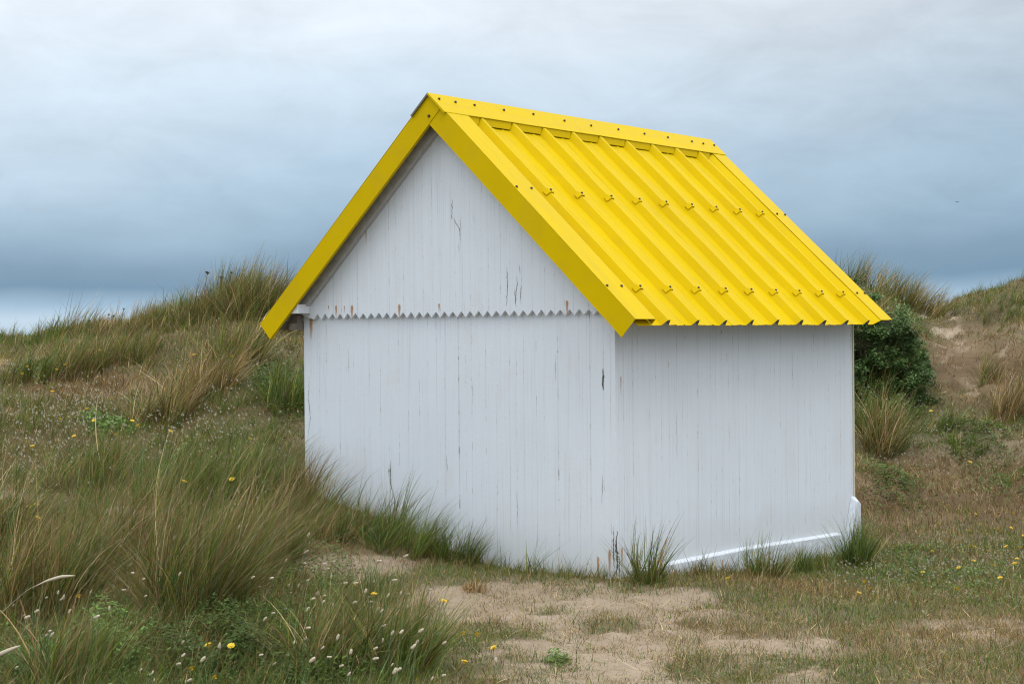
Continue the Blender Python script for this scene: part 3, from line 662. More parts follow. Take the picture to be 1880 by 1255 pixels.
# 2) long grass in tufts
def scatter_long(ntuft):
    x, y = fan_samples(ntuft, 5.6, 25, power=1.25); s, m_, px, py, D = maps(x, y); dens = long_map(px, py, D, s)
    hid = (px > 575) & (px < 1545) & (D > 12)
    keep = (rng.random(ntuft) < dens*np.clip(.25+1.7*(fbm(x*1.1+3, y*1.1+8)-.25), .15, 1)) & not_hut(x, y) & ~hid
    x, y, px, py, D, m_ = [a_[keep] for a_ in (x, y, px, py, D, m_)]
    nb = np.maximum(6, (rng.gamma(3, 8, len(x))*np.clip(9/D, .5, 1.1)).astype(int)); idx_ = np.repeat(np.arange(len(x)), nb); n = len(idx_)
    rad = rng.gamma(2, .035, len(x))[idx_]; a_ = rng.uniform(0, 2*math.pi, n); rr = rad*np.sqrt(rng.random(n))
    bx = x[idx_]+rr*np.cos(a_); by = y[idx_]+rr*np.sin(a_)
    ok = not_hut(bx, by) & ~((bx > -.10) & (bx < L+.1) & (by > -.1) & (by < W+.1)); idx_, bx, by, a_, rr = [k_[ok] for k_ in (idx_, bx, by, a_, rr)]; n = len(idx_)
    bz = gz(bx, by)-.01
    hh = (.10+.16*fbm(x*.8+33, y*.8+3))*np.where(px > 1500, .75, 1.0)*np.where((py > 690) & (py < 1000) & (px < 560), .85, 1.)
    h = hh[idx_]*rng.uniform(.45, 1.45, n)
    # near the boards the blades bend along the wall instead of into it
    taz = rng.normal(0, .6, len(x)); tln = rng.normal(0, .15, len(x)); az = AZR+taz[idx_]+rng.normal(0, .55, n); lean = np.abs(rng.normal(.38, .26, n)+tln[idx_]); out_ = rng.random(n) < .3; az = np.where(out_, a_, az)
    gr = np.clip(.55+2.2*(fbm(x*.9+60, y*.9+22, 3)-.45)+.32*((px < 560) & (py > 740))*(py < 1000), .15, .95)
    u = rng.random(n); g_ = gr[idx_]
    c = np.where((u < g_)[:, None], pick(GREEN, n), np.where((u < g_+(1-g_)*.78)[:, None], pick(STRAW, n), pick(RED, n)))
    tone = rng.uniform(.65, 1.3, len(x))[idx_][:, None]
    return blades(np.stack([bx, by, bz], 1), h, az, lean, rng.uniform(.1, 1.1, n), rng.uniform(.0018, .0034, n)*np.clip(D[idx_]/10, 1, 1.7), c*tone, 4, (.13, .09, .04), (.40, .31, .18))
v, q, c = scatter_long(15500)
print('long blades', len(q)//4)
tag(part('meadow_grass', np_mesh('meadow_grass', v, q, BLADE, c)), 'long wind-blown green and straw coloured dune grass covering the slopes', 'grass', kind='stuff')

# 3) marram tussocks: each one a thing of its own
def tussock(name, px, py, hpx, rpx, nb, mixv, label, lean=.38, curvmax=1.1, spread=.45, wide=1.0, K=6, tone=1.0, wall=False, base_col=(.13, .09, .04), cat='grass tussock', group='marram tussocks on the dune', azb=0.):
    P, D = at(px, py); h0 = hpx/F_PX*D; R_ = rpx/F_PX*D
    n = nb; ns = max(2, nb//14); si = rng.integers(0, ns, n)
    sa = rng.uniform(0, 2*math.pi, ns); sr = R_*np.sqrt(rng.random(ns))*1.05
    ex, ey = sr*np.cos(sa), sr*np.sin(sa); jr = rng.gamma(2, .010*max(1, D/11), n); ja = rng.uniform(0, 2*math.pi, n)
    qx, qy = ex[si]+jr*np.cos(ja), ey[si]+jr*np.sin(ja); a_ = np.arctan2(qy, qx); rr = np.hypot(qx, qy)
    saz = rng.normal(0, .55, ns); sln = rng.normal(0, .24, ns); shh = rng.uniform(.62, 1.12, ns); stn = rng.uniform(.72, 1.35, ns); sgm = rng.random(ns)
    if nb < 30: saz *= 0; shh[:] = 1
    bx = rr*np.cos(a_); by = rr*np.sin(a_)*.8; wx, wy = P[0]+bx, P[1]+by
    ok = ~((wx > -.045) & (wx < L+.05) & (wy > -.07) & (wy < W+.05)); a_, rr, bx, by, wx, wy = [k_[ok] for k_ in (a_, rr, bx, by, wx, wy)]; n = len(a_)
    bz = gz(wx, wy)-P[2]-.012
    si = si[ok]; h = h0*(rng.beta(4, 2.2, n)*1.05+.12)*shh[si]
    az = AZR+azb+saz[si]+rng.normal(0, .35, n); ln = np.clip(lean+sln[si]+rng.normal(0, .15, n), -.25, 1.3); o_ = rng.random(n) < spread*(.35+.3*(sgm[si] < .5)); az = np.where(o_, a_+rng.normal(0, .3, n), az); ln = np.where(o_, np.abs(ln)*.8+.6*rr/max(R_, .01)*.5, ln)
    cv = rng.uniform(.1, curvmax, n)
    if wall:      # keep tips in front of the boards (turn the ones that lean into the wall along it)
        tx = wx+np.cos(az)*h*np.sin(np.clip(ln+cv*.5, 0, 1.5)); ty = wy+np.sin(az)*h*np.sin(np.clip(ln+cv*.5, 0, 1.5))
        into = (tx > -.05) & (ty > -.08)
        if wall == 'front': az = np.where(into, -math.pi/2-.15-rng.random(n)*.35, az)
        else: az = np.where(into, -rng.random(n)*.6-.1, az)
        mv_ = np.where(into & (rng.random(n) < .35), .55, 1.0); h = h*mv_
    lie = rng.random(n) < .045                 # stray dead blades lying across the others
    az = np.where(lie, rng.uniform(0, 6.28, n), az) if not wall else az; ln = np.where(lie, rng.uniform(.7, 1.25, n), ln) if not wall else ln
    c = cols_mix(n, *mixv)*tone*stn[si][:, None]
    same = rng.random(n) < .55; gsh = sgm[si] < mixv[0]/sum(mixv); c = np.where(same[:, None] & gsh[:, None], pick(GREEN, n)*stn[si][:, None]*tone, c)
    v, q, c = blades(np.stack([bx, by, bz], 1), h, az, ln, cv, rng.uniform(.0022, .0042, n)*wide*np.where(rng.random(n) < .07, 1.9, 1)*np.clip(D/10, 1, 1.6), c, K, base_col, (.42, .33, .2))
    o = part(name, np_mesh(name, v, q, BLADE, c)); o.location = P; tag(o, label, cat, group); return o
G_, B_, S_, RR = (3.6, 1.1, .2), (1.8, 2.1, .8), (.5, 3, .5), (1.1, 1.7, 1.6)
TS = [
 # foreground left
 (60, 1120, 250, 100, 1500, B_, 'tall brown and green tussock at the left edge above the pale arching seed head'),
 (345, 1130, 275, 90, 2200, (2, 2.2, .8), 'largest foreground tussock, green and straw, sweeping right above the dark leafy patch'),
 (215, 1040, 200, 90, 1200, RR, 'reddish brown tussock between the left edge one and the largest foreground tussock'),
 (470, 1030, 200, 80, 1100, (1.6, 2, .6), 'straw coloured tussock leaning right behind the largest foreground tussock'),
 (600, 1230, 170, 75, 900, (2, 1.6, 1.4), 'purplish and green tussock at the bottom edge below the bunny tail heads'),
 (735, 1235, 190, 55, 800, (3, 1.2, .3), 'blue green upright tussock standing beside the sandy path'),
 (120, 1250, 170, 80, 700, (2.4, 1.6, .3), 'loose green tussock in the bottom left corner'),
 (-10, 1000, 180, 60, 700, B_, 'brown tussock cut by the left edge beside the small bare sand patch'),
 (330, 925, 150, 90, 1000, G_, 'grey green tussock in the middle of the left slope'),
 (470, 905, 130, 70, 900, G_, 'green tussock left of the hut corner with two yellow flowers'),
 (150, 890, 120, 80, 700, (2.6, 2, .2), 'pale green loose tussock low on the left slope'),
 (535, 925, 120, 35, 550, (1, 2.5, .9), 'straw tussock at the left corner of the hut, blades lying over the boards'),
 (620, 985, 95, 60, 650, B_, 'brown and green tussock at the hut foot below the long split board'),
 (730, 1010, 112, 70, 750, (4, .9, .2), 'dark green tussock against the front boards of the hut'),
 (830, 1030, 92, 48, 420, (4, .9, .2), 'dark green tussock ending the row along the front boards'),
 # slope, further back
 (300, 765, 95, 60, 1100, (.9, 2.6, 1.0), 'brown bleached tussock halfway up the left dune'),
 (370, 730, 110, 55, 900, S_, 'straw coloured tussock leaning right below the dune crest'),
 (60, 690, 70, 50, 600, G_, 'green tussock on the left shoulder of the dune'),
 (150, 680, 75, 50, 800, B_, 'brown green tussock just under the left skyline'),
 (240, 662, 72, 50, 800, B_, 'brown tussock under the middle of the left skyline'),
 (520, 745, 95, 45, 600, (4, .8, .2), 'dark green tussock beside the upper left wall of the hut'),
 (440, 660, 110, 55, 900, B_, 'dense brown tussock below the tall crest tussock'),
 (90, 628, 48, 40, 420, G_, 'thin tussock of upright blades at the left end of the skyline'),
 (130, 618, 92, 44, 150, (2, 2, .5), 'upright feathery tussock on the skyline, left of the dried flower stalks'),
 (200, 613, 72, 48, 170, B_, 'sparse tussock on the skyline below the dried flower stalks'),
 (270, 604, 55, 38, 600, B_, 'brown tussock on the rising part of the skyline'),
 (335, 594, 66, 46, 1300, B_, 'bushy brown tussock on the skyline left of the tallest ones'),
 (395, 584, 98, 44, 1900, B_, 'tall brown tussock with seed heads near the top of the dune'),
 (455, 577, 108, 46, 2000, (1.6, 2, .8), 'tallest skyline tussock, its tips bending right next to the yellow verge'),
 (500, 600, 110, 36, 1500, B_, 'brown tussock half hidden by the lower end of the left yellow verge'),
]
for i, t_ in enumerate(TS):
    wl = 'front' if t_[0] in (535, 620, 730, 830) else False
    crest = t_[1] < 630
    tussock('grass_tussock', t_[0], t_[1], t_[2]*1.1, t_[3], t_[4], t_[5], t_[6], lean=.36 if not crest else .42, curvmax=1.2 if not crest else .8, spread=.5 if not crest else .25, wall=wl)
TR = [
 (1620, 825, 145, 38, 700, (1.5, 3, .5), 'straw and green tussock fanning out beside the right wall of the hut', .30, .6),
 (1575, 790, 90, 26, 350, G_, 'small green tussock half hidden behind the right corner of the hut', .2, .5),
 (1852, 760, 120, 42, 500, (.6, 2.6, 1.2), 'brown tussock hanging over the bank at the right edge', .35, .4),
 (1822, 700, 60, 26, 200, B_, 'small brown tussock on the sandy bank beside the path up the dune', .3, .4),
 (1640, 545, 75, 45, 700, (1.2, 2.8, .3), 'bleached tussock on top of the right dune behind the dark shrub', .45, .2),
 (1690, 555, 80, 40, 700, (1.0, 3, .3), 'bleached tussock with tips blown right above the sand path', .55, .15),
 (1635, 700, 95, 60, 520, G_, 'thin green blades growing up through the dark shrub', .35, .4),
 (1615, 600, 95, 60, 480, (1.8, 2.6, .3), 'wispy pale blades standing over the top of the dark shrub', .4, .3),
 (1560, 515, 80, 45, 420, B_, 'dark tussock showing just above the yellow roof slope', .35, .3),
 (1720, 585, 60, 26, 250, (1.2, 2.8, .3), 'low bleached tussock right of the shrub at the head of the sand path', .55, .2),
 (1870, 570, 45, 40, 350, G_, 'low green tussock on the crest at the right edge', .4, .3),
 (1820, 562, 35, 40, 250, G_, 'low sparse tussock on the crest above the bank', .4, .3),
 (1730, 790, 60, 30, 250, G_, 'small green tussock at the foot of the sand path', .3, .5),
 (1770, 830, 45, 35, 250, G_, 'low green tussock at the foot of the right dune', .3, .5),
]
for px, py, hp, rp, nb, mv_, lb, ln, sp__ in TR: tussock('grass_tussock', px, py, hp, rp, nb, mv_, lb, lean=ln, spread=sp__)
tussock('grass_tussock', 1185, 1068, 125, 26, 170, (3, 1.2, .5), 'spiky green tuft of long blades at the near corner of the hut', lean=.15, spread=.85, curvmax=.5, wall='side', wide=1.3)
tussock('grass_tussock', 1185, 1070, 45, 34, 420, (3, 1.5, .5), 'short dense tuft at the foot of the spiky one by the near corner', lean=.3, spread=.8, curvmax=.9, wall='side')
tussock('grass_tussock', 1400, 1060, 85, 55, 520, (3, 1.8, .3), 'low green tuft in front of the slanting plinth', lean=.2, spread=.8, curvmax=.8, wall='side')
tussock('grass_tussock', 1300, 1058, 60, 40, 200, (2, 2.2, .8), 'sparse thin tuft between the two tufts by the side wall', lean=.2, spread=.8, curvmax=.8, wall='side')
tussock('grass_tussock', 1572, 1036, 100, 30, 620, (4, .6, .1), 'fresh green tuft at the post ending the plinth', lean=.1, spread=.7, curvmax=.7, wall='side')
tussock('grass_tussock', 1490, 1048, 62, 45, 420, (4, .9, .1), 'green tuft under the raised end of the plinth', lean=.1, spread=.8, curvmax=.8, wall='side')
tussock('grass_tussock', 1000, 1050, 75, 70, 130, (3, 1, .3), 'sparse low tuft along the front boards beside the arching blades', lean=.3, spread=.5, curvmax=1.2, wall='front')
tussock('grass_tussock', 968, 1058, 150, 9, 11, (3, .6, .1), 'few long arching blades in front of the white boards', lean=.45, spread=.0, curvmax=1.3, azb=-.85, wide=1.5)
tussock('grass_tussock', 890, 1036, 95, 50, 150, (3.4, 1.2, .3), 'wispy tuft trailing off the right end of the dark row by the front boards', lean=.45, spread=.3, curvmax=1.2, wall='front', wide=1.2)
tussock('grass_tussock', 690, 985, 150, 60, 130, (2.5, 2, .4), 'long loose blades rising in front of the split board', lean=.4, spread=.3, curvmax=1.0, wall='front', wide=1.2)
tussock('grass_tussock', 585, 945, 130, 40, 160, (2.2, 2.2, .5), 'long blades reaching over the lower left corner of the boards', lean=.6, spread=.2, curvmax=1.0, wall='front', wide=1.2)
tussock('grass_tussock', 1060, 1058, 50, 60, 130, (3, 1.4, .3), 'fringe of short blades left of the near corner', lean=.3, spread=.6, curvmax=1.0, wall='front')
tussock('dry_tuft', 868, 1085, 26, 24, 420, (.05, 3, 1.4), 'small dry golden tuft alone on the bare sand', lean=.1, spread=.9, curvmax=.7, tone=1.25, cat='dry tuft', group=None)

# ------------------------------------------------------------------ small leaves
def leaves(C, size, col, upw=.5):
    n = len(C); a_ = rng.uniform(0, 2*math.pi, n); tl = rng.uniform(-.9, .9, n)*(1-upw*.5)
    u_ = np.stack([np.cos(a_)*np.cos(tl), np.sin(a_)*np.cos(tl), np.sin(tl)], 1)
    v0 = np.stack([-np.sin(a_), np.cos(a_), rng.uniform(-.7, .7, n)*(1-upw*.5)], 1)
    s_ = size[:, None]
    P = np.stack([C-u_*s_, C+v0*s_*.42, C+u_*s_, C-v0*s_*.42], 1)
    Q = np.arange(n*4).reshape(n, 4)
    return P.reshape(-1, 3), Q, np.repeat(col, 4, 0)
# leafy ground cover in the dark hollow, bottom left, and herbs elsewhere
pl = []
for cx_, cy_, rx_, ry_, nn, hh, dark in [(440, 1205, 150, 55, 15000, .17, .55), (600, 1080, 60, 60, 2500, .10, 1.0), (60, 1225, 90, 40, 3500, .09, 1.0), (210, 1200, 60, 60, 3500, .14, 1.25), (510, 1060, 60, 40, 2600, .12, .6), (520, 1240, 120, 25, 4000, .12, .9),
                                     (520, 720, 50, 50, 5000, .15, .8), (200, 785, 50, 18, 1800, .08, 1.9), (80, 700, 30, 15, 700, .08, 1.3), (1640, 880, 60, 25, 2500, .10, .9), (1800, 800, 90, 40, 3000, .08, 1.0), (1760, 1050, 130, 50, 6000, .05, 1.1), (1640, 1040, 90, 40, 3500, .05, 1.0), (1370, 1190, 60, 14, 0, .03, 1.0), (1020, 1215, 20, 10, 300, .05, 1.3), (1620, 735, 75, 55, 15000, .22, .85), (1560, 700, 40, 60, 6000, .2, .8), (1680, 600, 30, 20, 1500, .12, 1.0), (175, 1195, 22, 45, 900, .20, 1.35), (1850, 880, 60, 30, 1500, .08, 1.0)]:
    if not nn: continue
    px = cx_+rng.normal(0, rx_*.55, nn); py = cy_+rng.normal(0, ry_*.55, nn)
    # ground point under each by table look-up along the view
    P0, D0 = at(cx_, cy_)
    lat0 = (cx_-CX)/F_PX*D0; slope = F_PX*1.3/D0**2
    Pn, Dn = at(cx_, cy_-ry_); Pf, Df = at(cx_, min(cy_+ry_, 1300)); spn = max(abs(Dn-Df)/2, .15)
    D = D0+rng.normal(0, .55, nn)*spn; x, y = LD((px-CX)/F_PX*D, D); cl = fbm(x*7+5, y*7+1, 3)
    z = gz(x, y)+rng.random(nn)*hh*np.clip(2.4*(cl-.25), .1, 1.3); kp = not_hut(x, y) & (cl > .36)
    x, y, z = x[kp], y[kp], z[kp]; n = len(x)
    c = np.array([[.075, .135, .032]])*rng.uniform(.6, 1.8, (n, 1))*np.array([[1, 1, 1]])*dark+rng.random((n, 1))*np.array([[.03, .02, .0]])
    pl.append(leaves(np.stack([x, y, z], 1), rng.uniform(.006, .017, n)*(1 if D0 < 12 else 1.35), c, .8))
v, q, c = merge(pl); tag(part('leafy_ground_cover', np_mesh('leafy_ground_cover', v, q, LEAF, c)), 'small leaved green ground cover creeping among the grass', 'ground cover', kind='stuff')

# dead stems and litter on the ground
def litter(n):
    x, y = fan_samples(n, 5.6, 24, power=1.4); s, m_, px, py, D = maps(x, y); k = not_hut(x, y) & (rng.random(n) < .35+.4*(s < .9)); x, y, D = x[k], y[k], D[k]; n = len(x)
    return blades(np.stack([x, y, gz(x, y)+.004+rng.random(n)*.02], 1), rng.gamma(3, .018, n), rng.uniform(0, 2*math.pi, n), rng.uniform(1.2, 1.6, n), rng.uniform(-.3, .4, n), rng.uniform(.002, .0045, n)*np.clip(D/10, 1, 1.6), cols_mix(n, .15, 3, .8)*rng.uniform(.6, 1.3, (n, 1)), 2)
v, q, c = litter(140000); tag(part('plant_litter', np_mesh('plant_litter', v, q, BLADE, c)), 'dry straw litter and dead stems strewn over the ground', 'litter', kind='stuff')

# dark shrub on the right dune
def shrub(px, py, hpx, wpx, n, name, label, tone=1.0, lf=.016):
    P, D = at(px, py); hm = hpx/F_PX*D; wm = wpx/F_PX*D; root = empty(name, P); tag(root, label, 'shrub')
    nc_ = 210; la = rng.uniform(-1.15, 1.15, nc_)*wm; dp = rng.normal(0, .45, nc_)*wm; gx_, gy_ = R2[0]*la+F2[0]*dp, R2[1]*la+F2[1]*dp
    top = hm*np.clip(1-(np.hypot(la, dp*.7)/(wm*1.25))**3.5, .10, 1)*rng.uniform(.72, 1.06, nc_)
    cc = np.stack([gx_, gy_, gz(P[0]+gx_, P[1]+gy_)-P[2]+top*rng.random(nc_)**.55*.92], 1); cr_ = rng.uniform(.05, .20, nc_)*wm
    ci = rng.integers(0, nc_, n); d = rng.normal(0, .5, (n, 3))*cr_[ci][:, None]*np.array([1, 1, .75]); C = cc[ci]+d; C[:, 2] = np.maximum(C[:, 2], gz(P[0]+C[:, 0], P[1]+C[:, 1])-P[2]+.01)
    col = np.array([[.050, .085, .028]])*rng.uniform(.6, 1.5, (n, 1))*(rng.uniform(.6, 1.9, nc_)[ci][:, None])*tone
    yl = rng.random(n) < .12; col[yl] = np.array([.15, .17, .05])
    v, q, c = leaves(C, rng.uniform(lf*.5, lf*1.6, n), col, .3); part('foliage', np_mesh('foliage', v, q, LEAF, c), root)
    nb = 60; k = rng.integers(0, nc_, nb); b0 = rng.normal(0, .06, (nb, 3)); b0[:, 2] = -.05
    tgt = cc[k]; hgt = np.linalg.norm(tgt, axis=1); az = np.arctan2(tgt[:, 1], tgt[:, 0]); ln = np.arctan2(np.hypot(tgt[:, 0], tgt[:, 1]), tgt[:, 2])
    v, q, c = blades(b0, hgt, az, ln, np.zeros(nb), np.full(nb, .016), np.tile([[.08, .055, .035]], (nb, 1)), 4); part('stems', np_mesh('stems', v, q, BLADE, c), root)
    return root
shrub(1586, 690, 172, 98, 44000, 'shrub', 'dense dark green shrub rising behind the right end of the roof', 1.6)
shrub(1655, 670, 80, 44, 9000, 'shrub', 'lower dark shrub spilling down towards the sand path', 1.7)

# ------------------------------------------------------------------ flowers and seed heads
FY = flat('yellow_petals', (.80, .56, .02), .6, var=.1, sc_=300); FC = flat('flower_centre', (.60, .36, .01), .7, var=.1)
STEM = flat('green_stem', (.10, .13, .05), .7); DSTEM = flat('dry_stem', (.13, .10, .06), .8); HEADM = flat('pale_seed_fluff', (.46, .39, .28), .9, var=.15, sc_=200); DHEAD = flat('dark_seed_head', (.07, .05, .035), .9)
def head_mesh():
    mb = MB(); rr = np.random.default_rng(8)
    for ring, (nn, r_, z_, w_) in enumerate([(16, .017, .001, .0032), (13, .011, .004, .003)]):
        for i in range(nn):
            a_ = 2*math.pi*(i+rr.random()*.5)/nn; q = r_*rr.uniform(.85, 1.1); ca_, sa_ = math.cos(a_), math.sin(a_)
            P = [(.003*ca_-w_*.4*sa_, .003*sa_+w_*.4*ca_, z_), (.003*ca_+w_*.4*sa_, .003*sa_-w_*.4*ca_, z_), (q*ca_+w_*.7*sa_, q*sa_-w_*.7*ca_, z_+.005), (q*ca_-w_*.7*sa_, q*sa_+w_*.7*ca_, z_+.005)]
            mb.add(P, [(0, 1, 2, 3)], 0)
    rg = [(math.cos(k*math.pi/4), math.sin(k*math.pi/4)) for k in range(8)]
    mb.prism([(.005*a, .005*b, -.006) for a, b in rg], [(.0055*a, .0055*b, .007) for a, b in rg], 1)
    me = bpy.data.meshes.new('flower_head'); me.from_pydata(mb.V, [], mb.F); me.materials.append(FY); me.materials.append(FC); me.polygons.foreach_set('material_index', mb.m); me.update(); return me
HM = head_mesh()
def stem_mesh(h, bend=.1, r_=.0013, m_=None):
    bm = bmesh.new(); k = 5; n = 6; rings = []
    for i in range(n+1):
        t_ = i/n; c_ = (bend*h*t_*t_, 0, h*t_); rings.append([bm.verts.new((c_[0]+r_*math.cos(j*2*math.pi/k), c_[1]+r_*math.sin(j*2*math.pi/k), c_[2])) for j in range(k)])
    for i in range(n):
        for j in range(k): bm.faces.new((rings[i][j], rings[i][(j+1) % k], rings[i+1][(j+1) % k], rings[i+1][j]))
    me = bpy.data.meshes.new('stem'); bm.to_mesh(me); bm.free(); me.materials.append(m_ or STEM); return me
SH = {h: stem_mesh(h) for h in (.05, .10, .16, .22, .30)}
def flower(px, py, h, label, group, scale=1.0, name='yellow_flower'):
    P, D = at(px, py, h*scale)
    if ((P[0] > -.05) & (P[0] < L+.05) & (P[1] > -.08) & (P[1] < W+.05)): return
    o = empty(name, P-np.array([0, 0, .005]), rng.uniform(-.6, .6)+AZR); o.scale = (scale,)*3; tag(o, label, 'flower', group)
    link(bpy.data.objects.new('stem', SH[h]), o)
    q = link(bpy.data.objects.new('flower_head', HM), o); q.location = (.1*h, 0, h); q.rotation_euler = (rng.uniform(-.3, .3)-.25, rng.uniform(-.1, .5), rng.uniform(0, 6)); return o
solo = [(134, 1093, .16, 'yellow flower at the foot of the left edge tussock'), (370, 1183, .16, 'left one of the pair of yellow flowers above the dark leafy hollow'), (412, 1185, .16, 'right one of the pair of yellow flowers above the dark leafy hollow'),
        (342, 1226, .10, 'yellow flower among the leaves below the pair'), (385, 1241, .10, 'lowest yellow flower at the bottom edge of the photo'), (640, 1071, .22, 'yellow flower left of the path beside pale seed heads'), (674, 1089, .22, 'yellow flower seen edge-on just right of the one beside pale seed heads'),
        (809, 1103, .05, 'yellow flower alone on the sand below the dry golden tuft'), (842, 1162, .10, 'left one of two yellow flowers at the grass edge of the path'), (867, 1164, .10, 'right one of two yellow flowers at the grass edge of the path'), (843, 1214, .10, 'yellow flower in the grass at the lower edge of the path'),
        (330, 884, .16, 'yellow flower left in the green tussock near the hut'), (418, 880, .16, 'yellow flower right in the green tussock near the hut'), (1330, 1060, .10, 'yellow flower in front of the plinth of the hut'), (1598, 986, .10, 'yellow flower right of the plinth post'),
        (1705, 755, .16, 'yellow flower at the foot of the sand path up the dune'), (1722, 542, .22, 'yellow flower on the skyline above the sand path'), (1777, 848, .10, 'yellow flower at the upper rim of the brown moss'), (900, 1188, .05, 'small orange yellow flower on the sand of the path')]
for px, py, h, lb in solo: flower(px, py, h, lb, 'yellow flowers', 1.0 if py > 1000 else 1.15)
for px, py in [(116, 669), (100, 678), (37, 686), (92, 718), (154, 750), (105, 768), (168, 771), (206, 797), (130, 801), (307, 791), (453, 806), (176, 814), (161, 643), (180, 643), (54, 818), (354, 651), (298, 587), (47, 672), (422, 654), (237, 772), (249, 780), (60, 925), (45, 930), (62, 950)]:
    flower(px, py, .16, 'yellow flower on the grassy slope left of the hut', 'yellow flowers on the left slope', 1.05)
for px, py in [(1720, 960), (1788, 943), (1825, 946), (1856, 940), (1796, 960), (1829, 969), (1853, 968), (1775, 973), (1809, 980), (1876, 982), (1740, 972), (1655, 1018), (1708, 1011), (1746, 1026), (1778, 1001), (1786, 1003), (1843, 1002), (1868, 1004), (1783, 1028), (1756, 1041), (1859, 1033), (1863, 1025), (1820, 1036), (1580, 1066), (1592, 1079), (1572, 1088), (1752, 1080), (1831, 1060), (1690, 1050), (1810, 1010)]:
    flower(px, py, .05 if rng.random() < .5 else .10, 'yellow flower in the turf to the right of the hut', 'yellow flowers right of the hut', .95)
# bunny tail grass
def tail_mesh():
    bm = bmesh.new(); bmesh.ops.create_icosphere(bm, subdivisions=2, radius=1.0); rr = np.random.default_rng(4)
    for v_ in bm.verts:
        k = 1+rr.uniform(-.22, .22); z_ = v_.co.z; v_.co = Vector((v_.co.x*.0062*k*(1-.25*z_), v_.co.y*.0062*k*(1-.25*z_), z_*.0125*k+.010))
    me = bpy.data.meshes.new('seed_head'); bm.to_mesh(me); bm.free(); me.materials.append(HEADM); return me
TM = tail_mesh()
def tail(px, py, h, label, group, scale=1., tilt=None):
    P, D = at(px, py, h*scale)
    if (P[0] > -.1) & (P[1] > -.1) & (P[0] < L+.1) & (P[1] < W+.1): return
    o = empty('bunny_tail', P-np.array([0, 0, .005]), AZR+rng.uniform(-.7, .7)); o.scale = (scale,)*3; tag(o, label, 'seed head', group)
    link(bpy.data.objects.new('stem', SH[h]), o); q = link(bpy.data.objects.new('seed_head', TM), o); q.location = (.1*h, 0, h); q.rotation_euler = (0, rng.uniform(.1, 1.5) if tilt is None else tilt, 0)
hs = [.10, .16, .22, .30]
def near_tails(regs, label, group):
    for cx_, cy_, rx_, ry_, n in regs:
        for i in range(n):
            px, py = cx_+rng.normal()*rx_*.6, min(cy_+rng.normal()*ry_*.6, 1262)
            tail(px, py, hs[rng.integers(0, 4)], label, group, rng.uniform(.55, 1.05))
near_tails([(560, 1150, 90, 90, 34), (700, 1150, 80, 90, 40), (620, 1070, 80, 50, 16), (500, 1060, 60, 40, 8)], 'pale bunny tail seed head in the grass between the hollow and the sandy path', 'bunny tail heads beside the path')
near_tails([(110, 1130, 110, 80, 26), (250, 1060, 90, 60, 10), (330, 1210, 100, 40, 10)], 'pale bunny tail seed head in the grass at the lower left of the photo', 'bunny tail heads at the lower left')
for px, py, lb in [(425, 968, 'bunny tail head nodding in front of the straw tussock left of the hut'), (307, 987, 'bunny tail head standing over the largest foreground tussock'), (556, 983, 'right one of two drooping bunny tail heads left of the hut foot'), (550, 1012, 'lower of two drooping bunny tail heads left of the hut foot'), (680, 1029, 'upright bunny tail head in front of the front boards'), (730, 1020, 'leaning bunny tail head in front of the dark green tussock'), (900, 1215, 'bunny tail head lying at the edge of the path')]:
    tail(px, py, .22 if px < 890 else .05+.05, lb, 'single bunny tail heads', 1.15)
# far specks of small white flowers, beyond counting
def specks(regs):
    out_ = []
    for cx_, cy_, rx_, ry_, n, sz in regs:
        P0, D0 = at(cx_, cy_); Pn, Dn = at(cx_, cy_-ry_); Pf, Df = at(cx_, cy_+ry_); spn = max(abs(Dn-Df)/2, .1)
        px = cx_+rng.normal(0, rx_*.6, n); D = D0+rng.normal(0, .6, n)*spn; x, y = LD((px-CX)/F_PX*D, D); k = not_hut(x, y); x, y = x[k], y[k]; nn = len(x)
        z = gz(x, y)+rng.uniform(.04, .16, nn)*(1 if D0 > 14 or cx_ < 900 else .5); s_ = rng.uniform(.6, 1.3, nn)*sz; C = np.stack([x, y, z], 1)
        for ax in range(2):
            u_ = np.tile([[1, .3, .2]], (nn, 1)) if ax else np.tile([[-.3, 1, .2]], (nn, 1)); w_ = np.tile([[0, .1, 1.]], (nn, 1))
            Pq = np.stack([C-u_*s_[:, None], C-w_*s_[:, None], C+u_*s_[:, None], C+w_*s_[:, None]], 1).reshape(-1, 3)
            out_.append((Pq, np.arange(nn*4).reshape(nn, 4), np.repeat(np.array([[.52, .48, .38]])*rng.uniform(.6, 1.2, (nn, 1)), 4, 0)))
    return merge(out_)
v, q, c = specks([(120, 770, 150, 60, 500, .008), (350, 790, 150, 80, 380, .008), (470, 660, 80, 40, 260, .007), (60, 860, 90, 60, 150, .008), (1630, 760, 50, 60, 220, .008), (1640, 620, 60, 70, 220, .008), (1740, 830, 120, 50, 280, .007), (1780, 1040, 130, 60, 420, .006), (1600, 1050, 90, 40, 200, .006), (450, 880, 100, 60, 120, .007)])
tag(part('small_pale_flowers', np_mesh('small_pale_flowers', v, q, BLADE, c)), 'specks of small whitish flowers scattered through the grass', 'small flowers', kind='stuff')

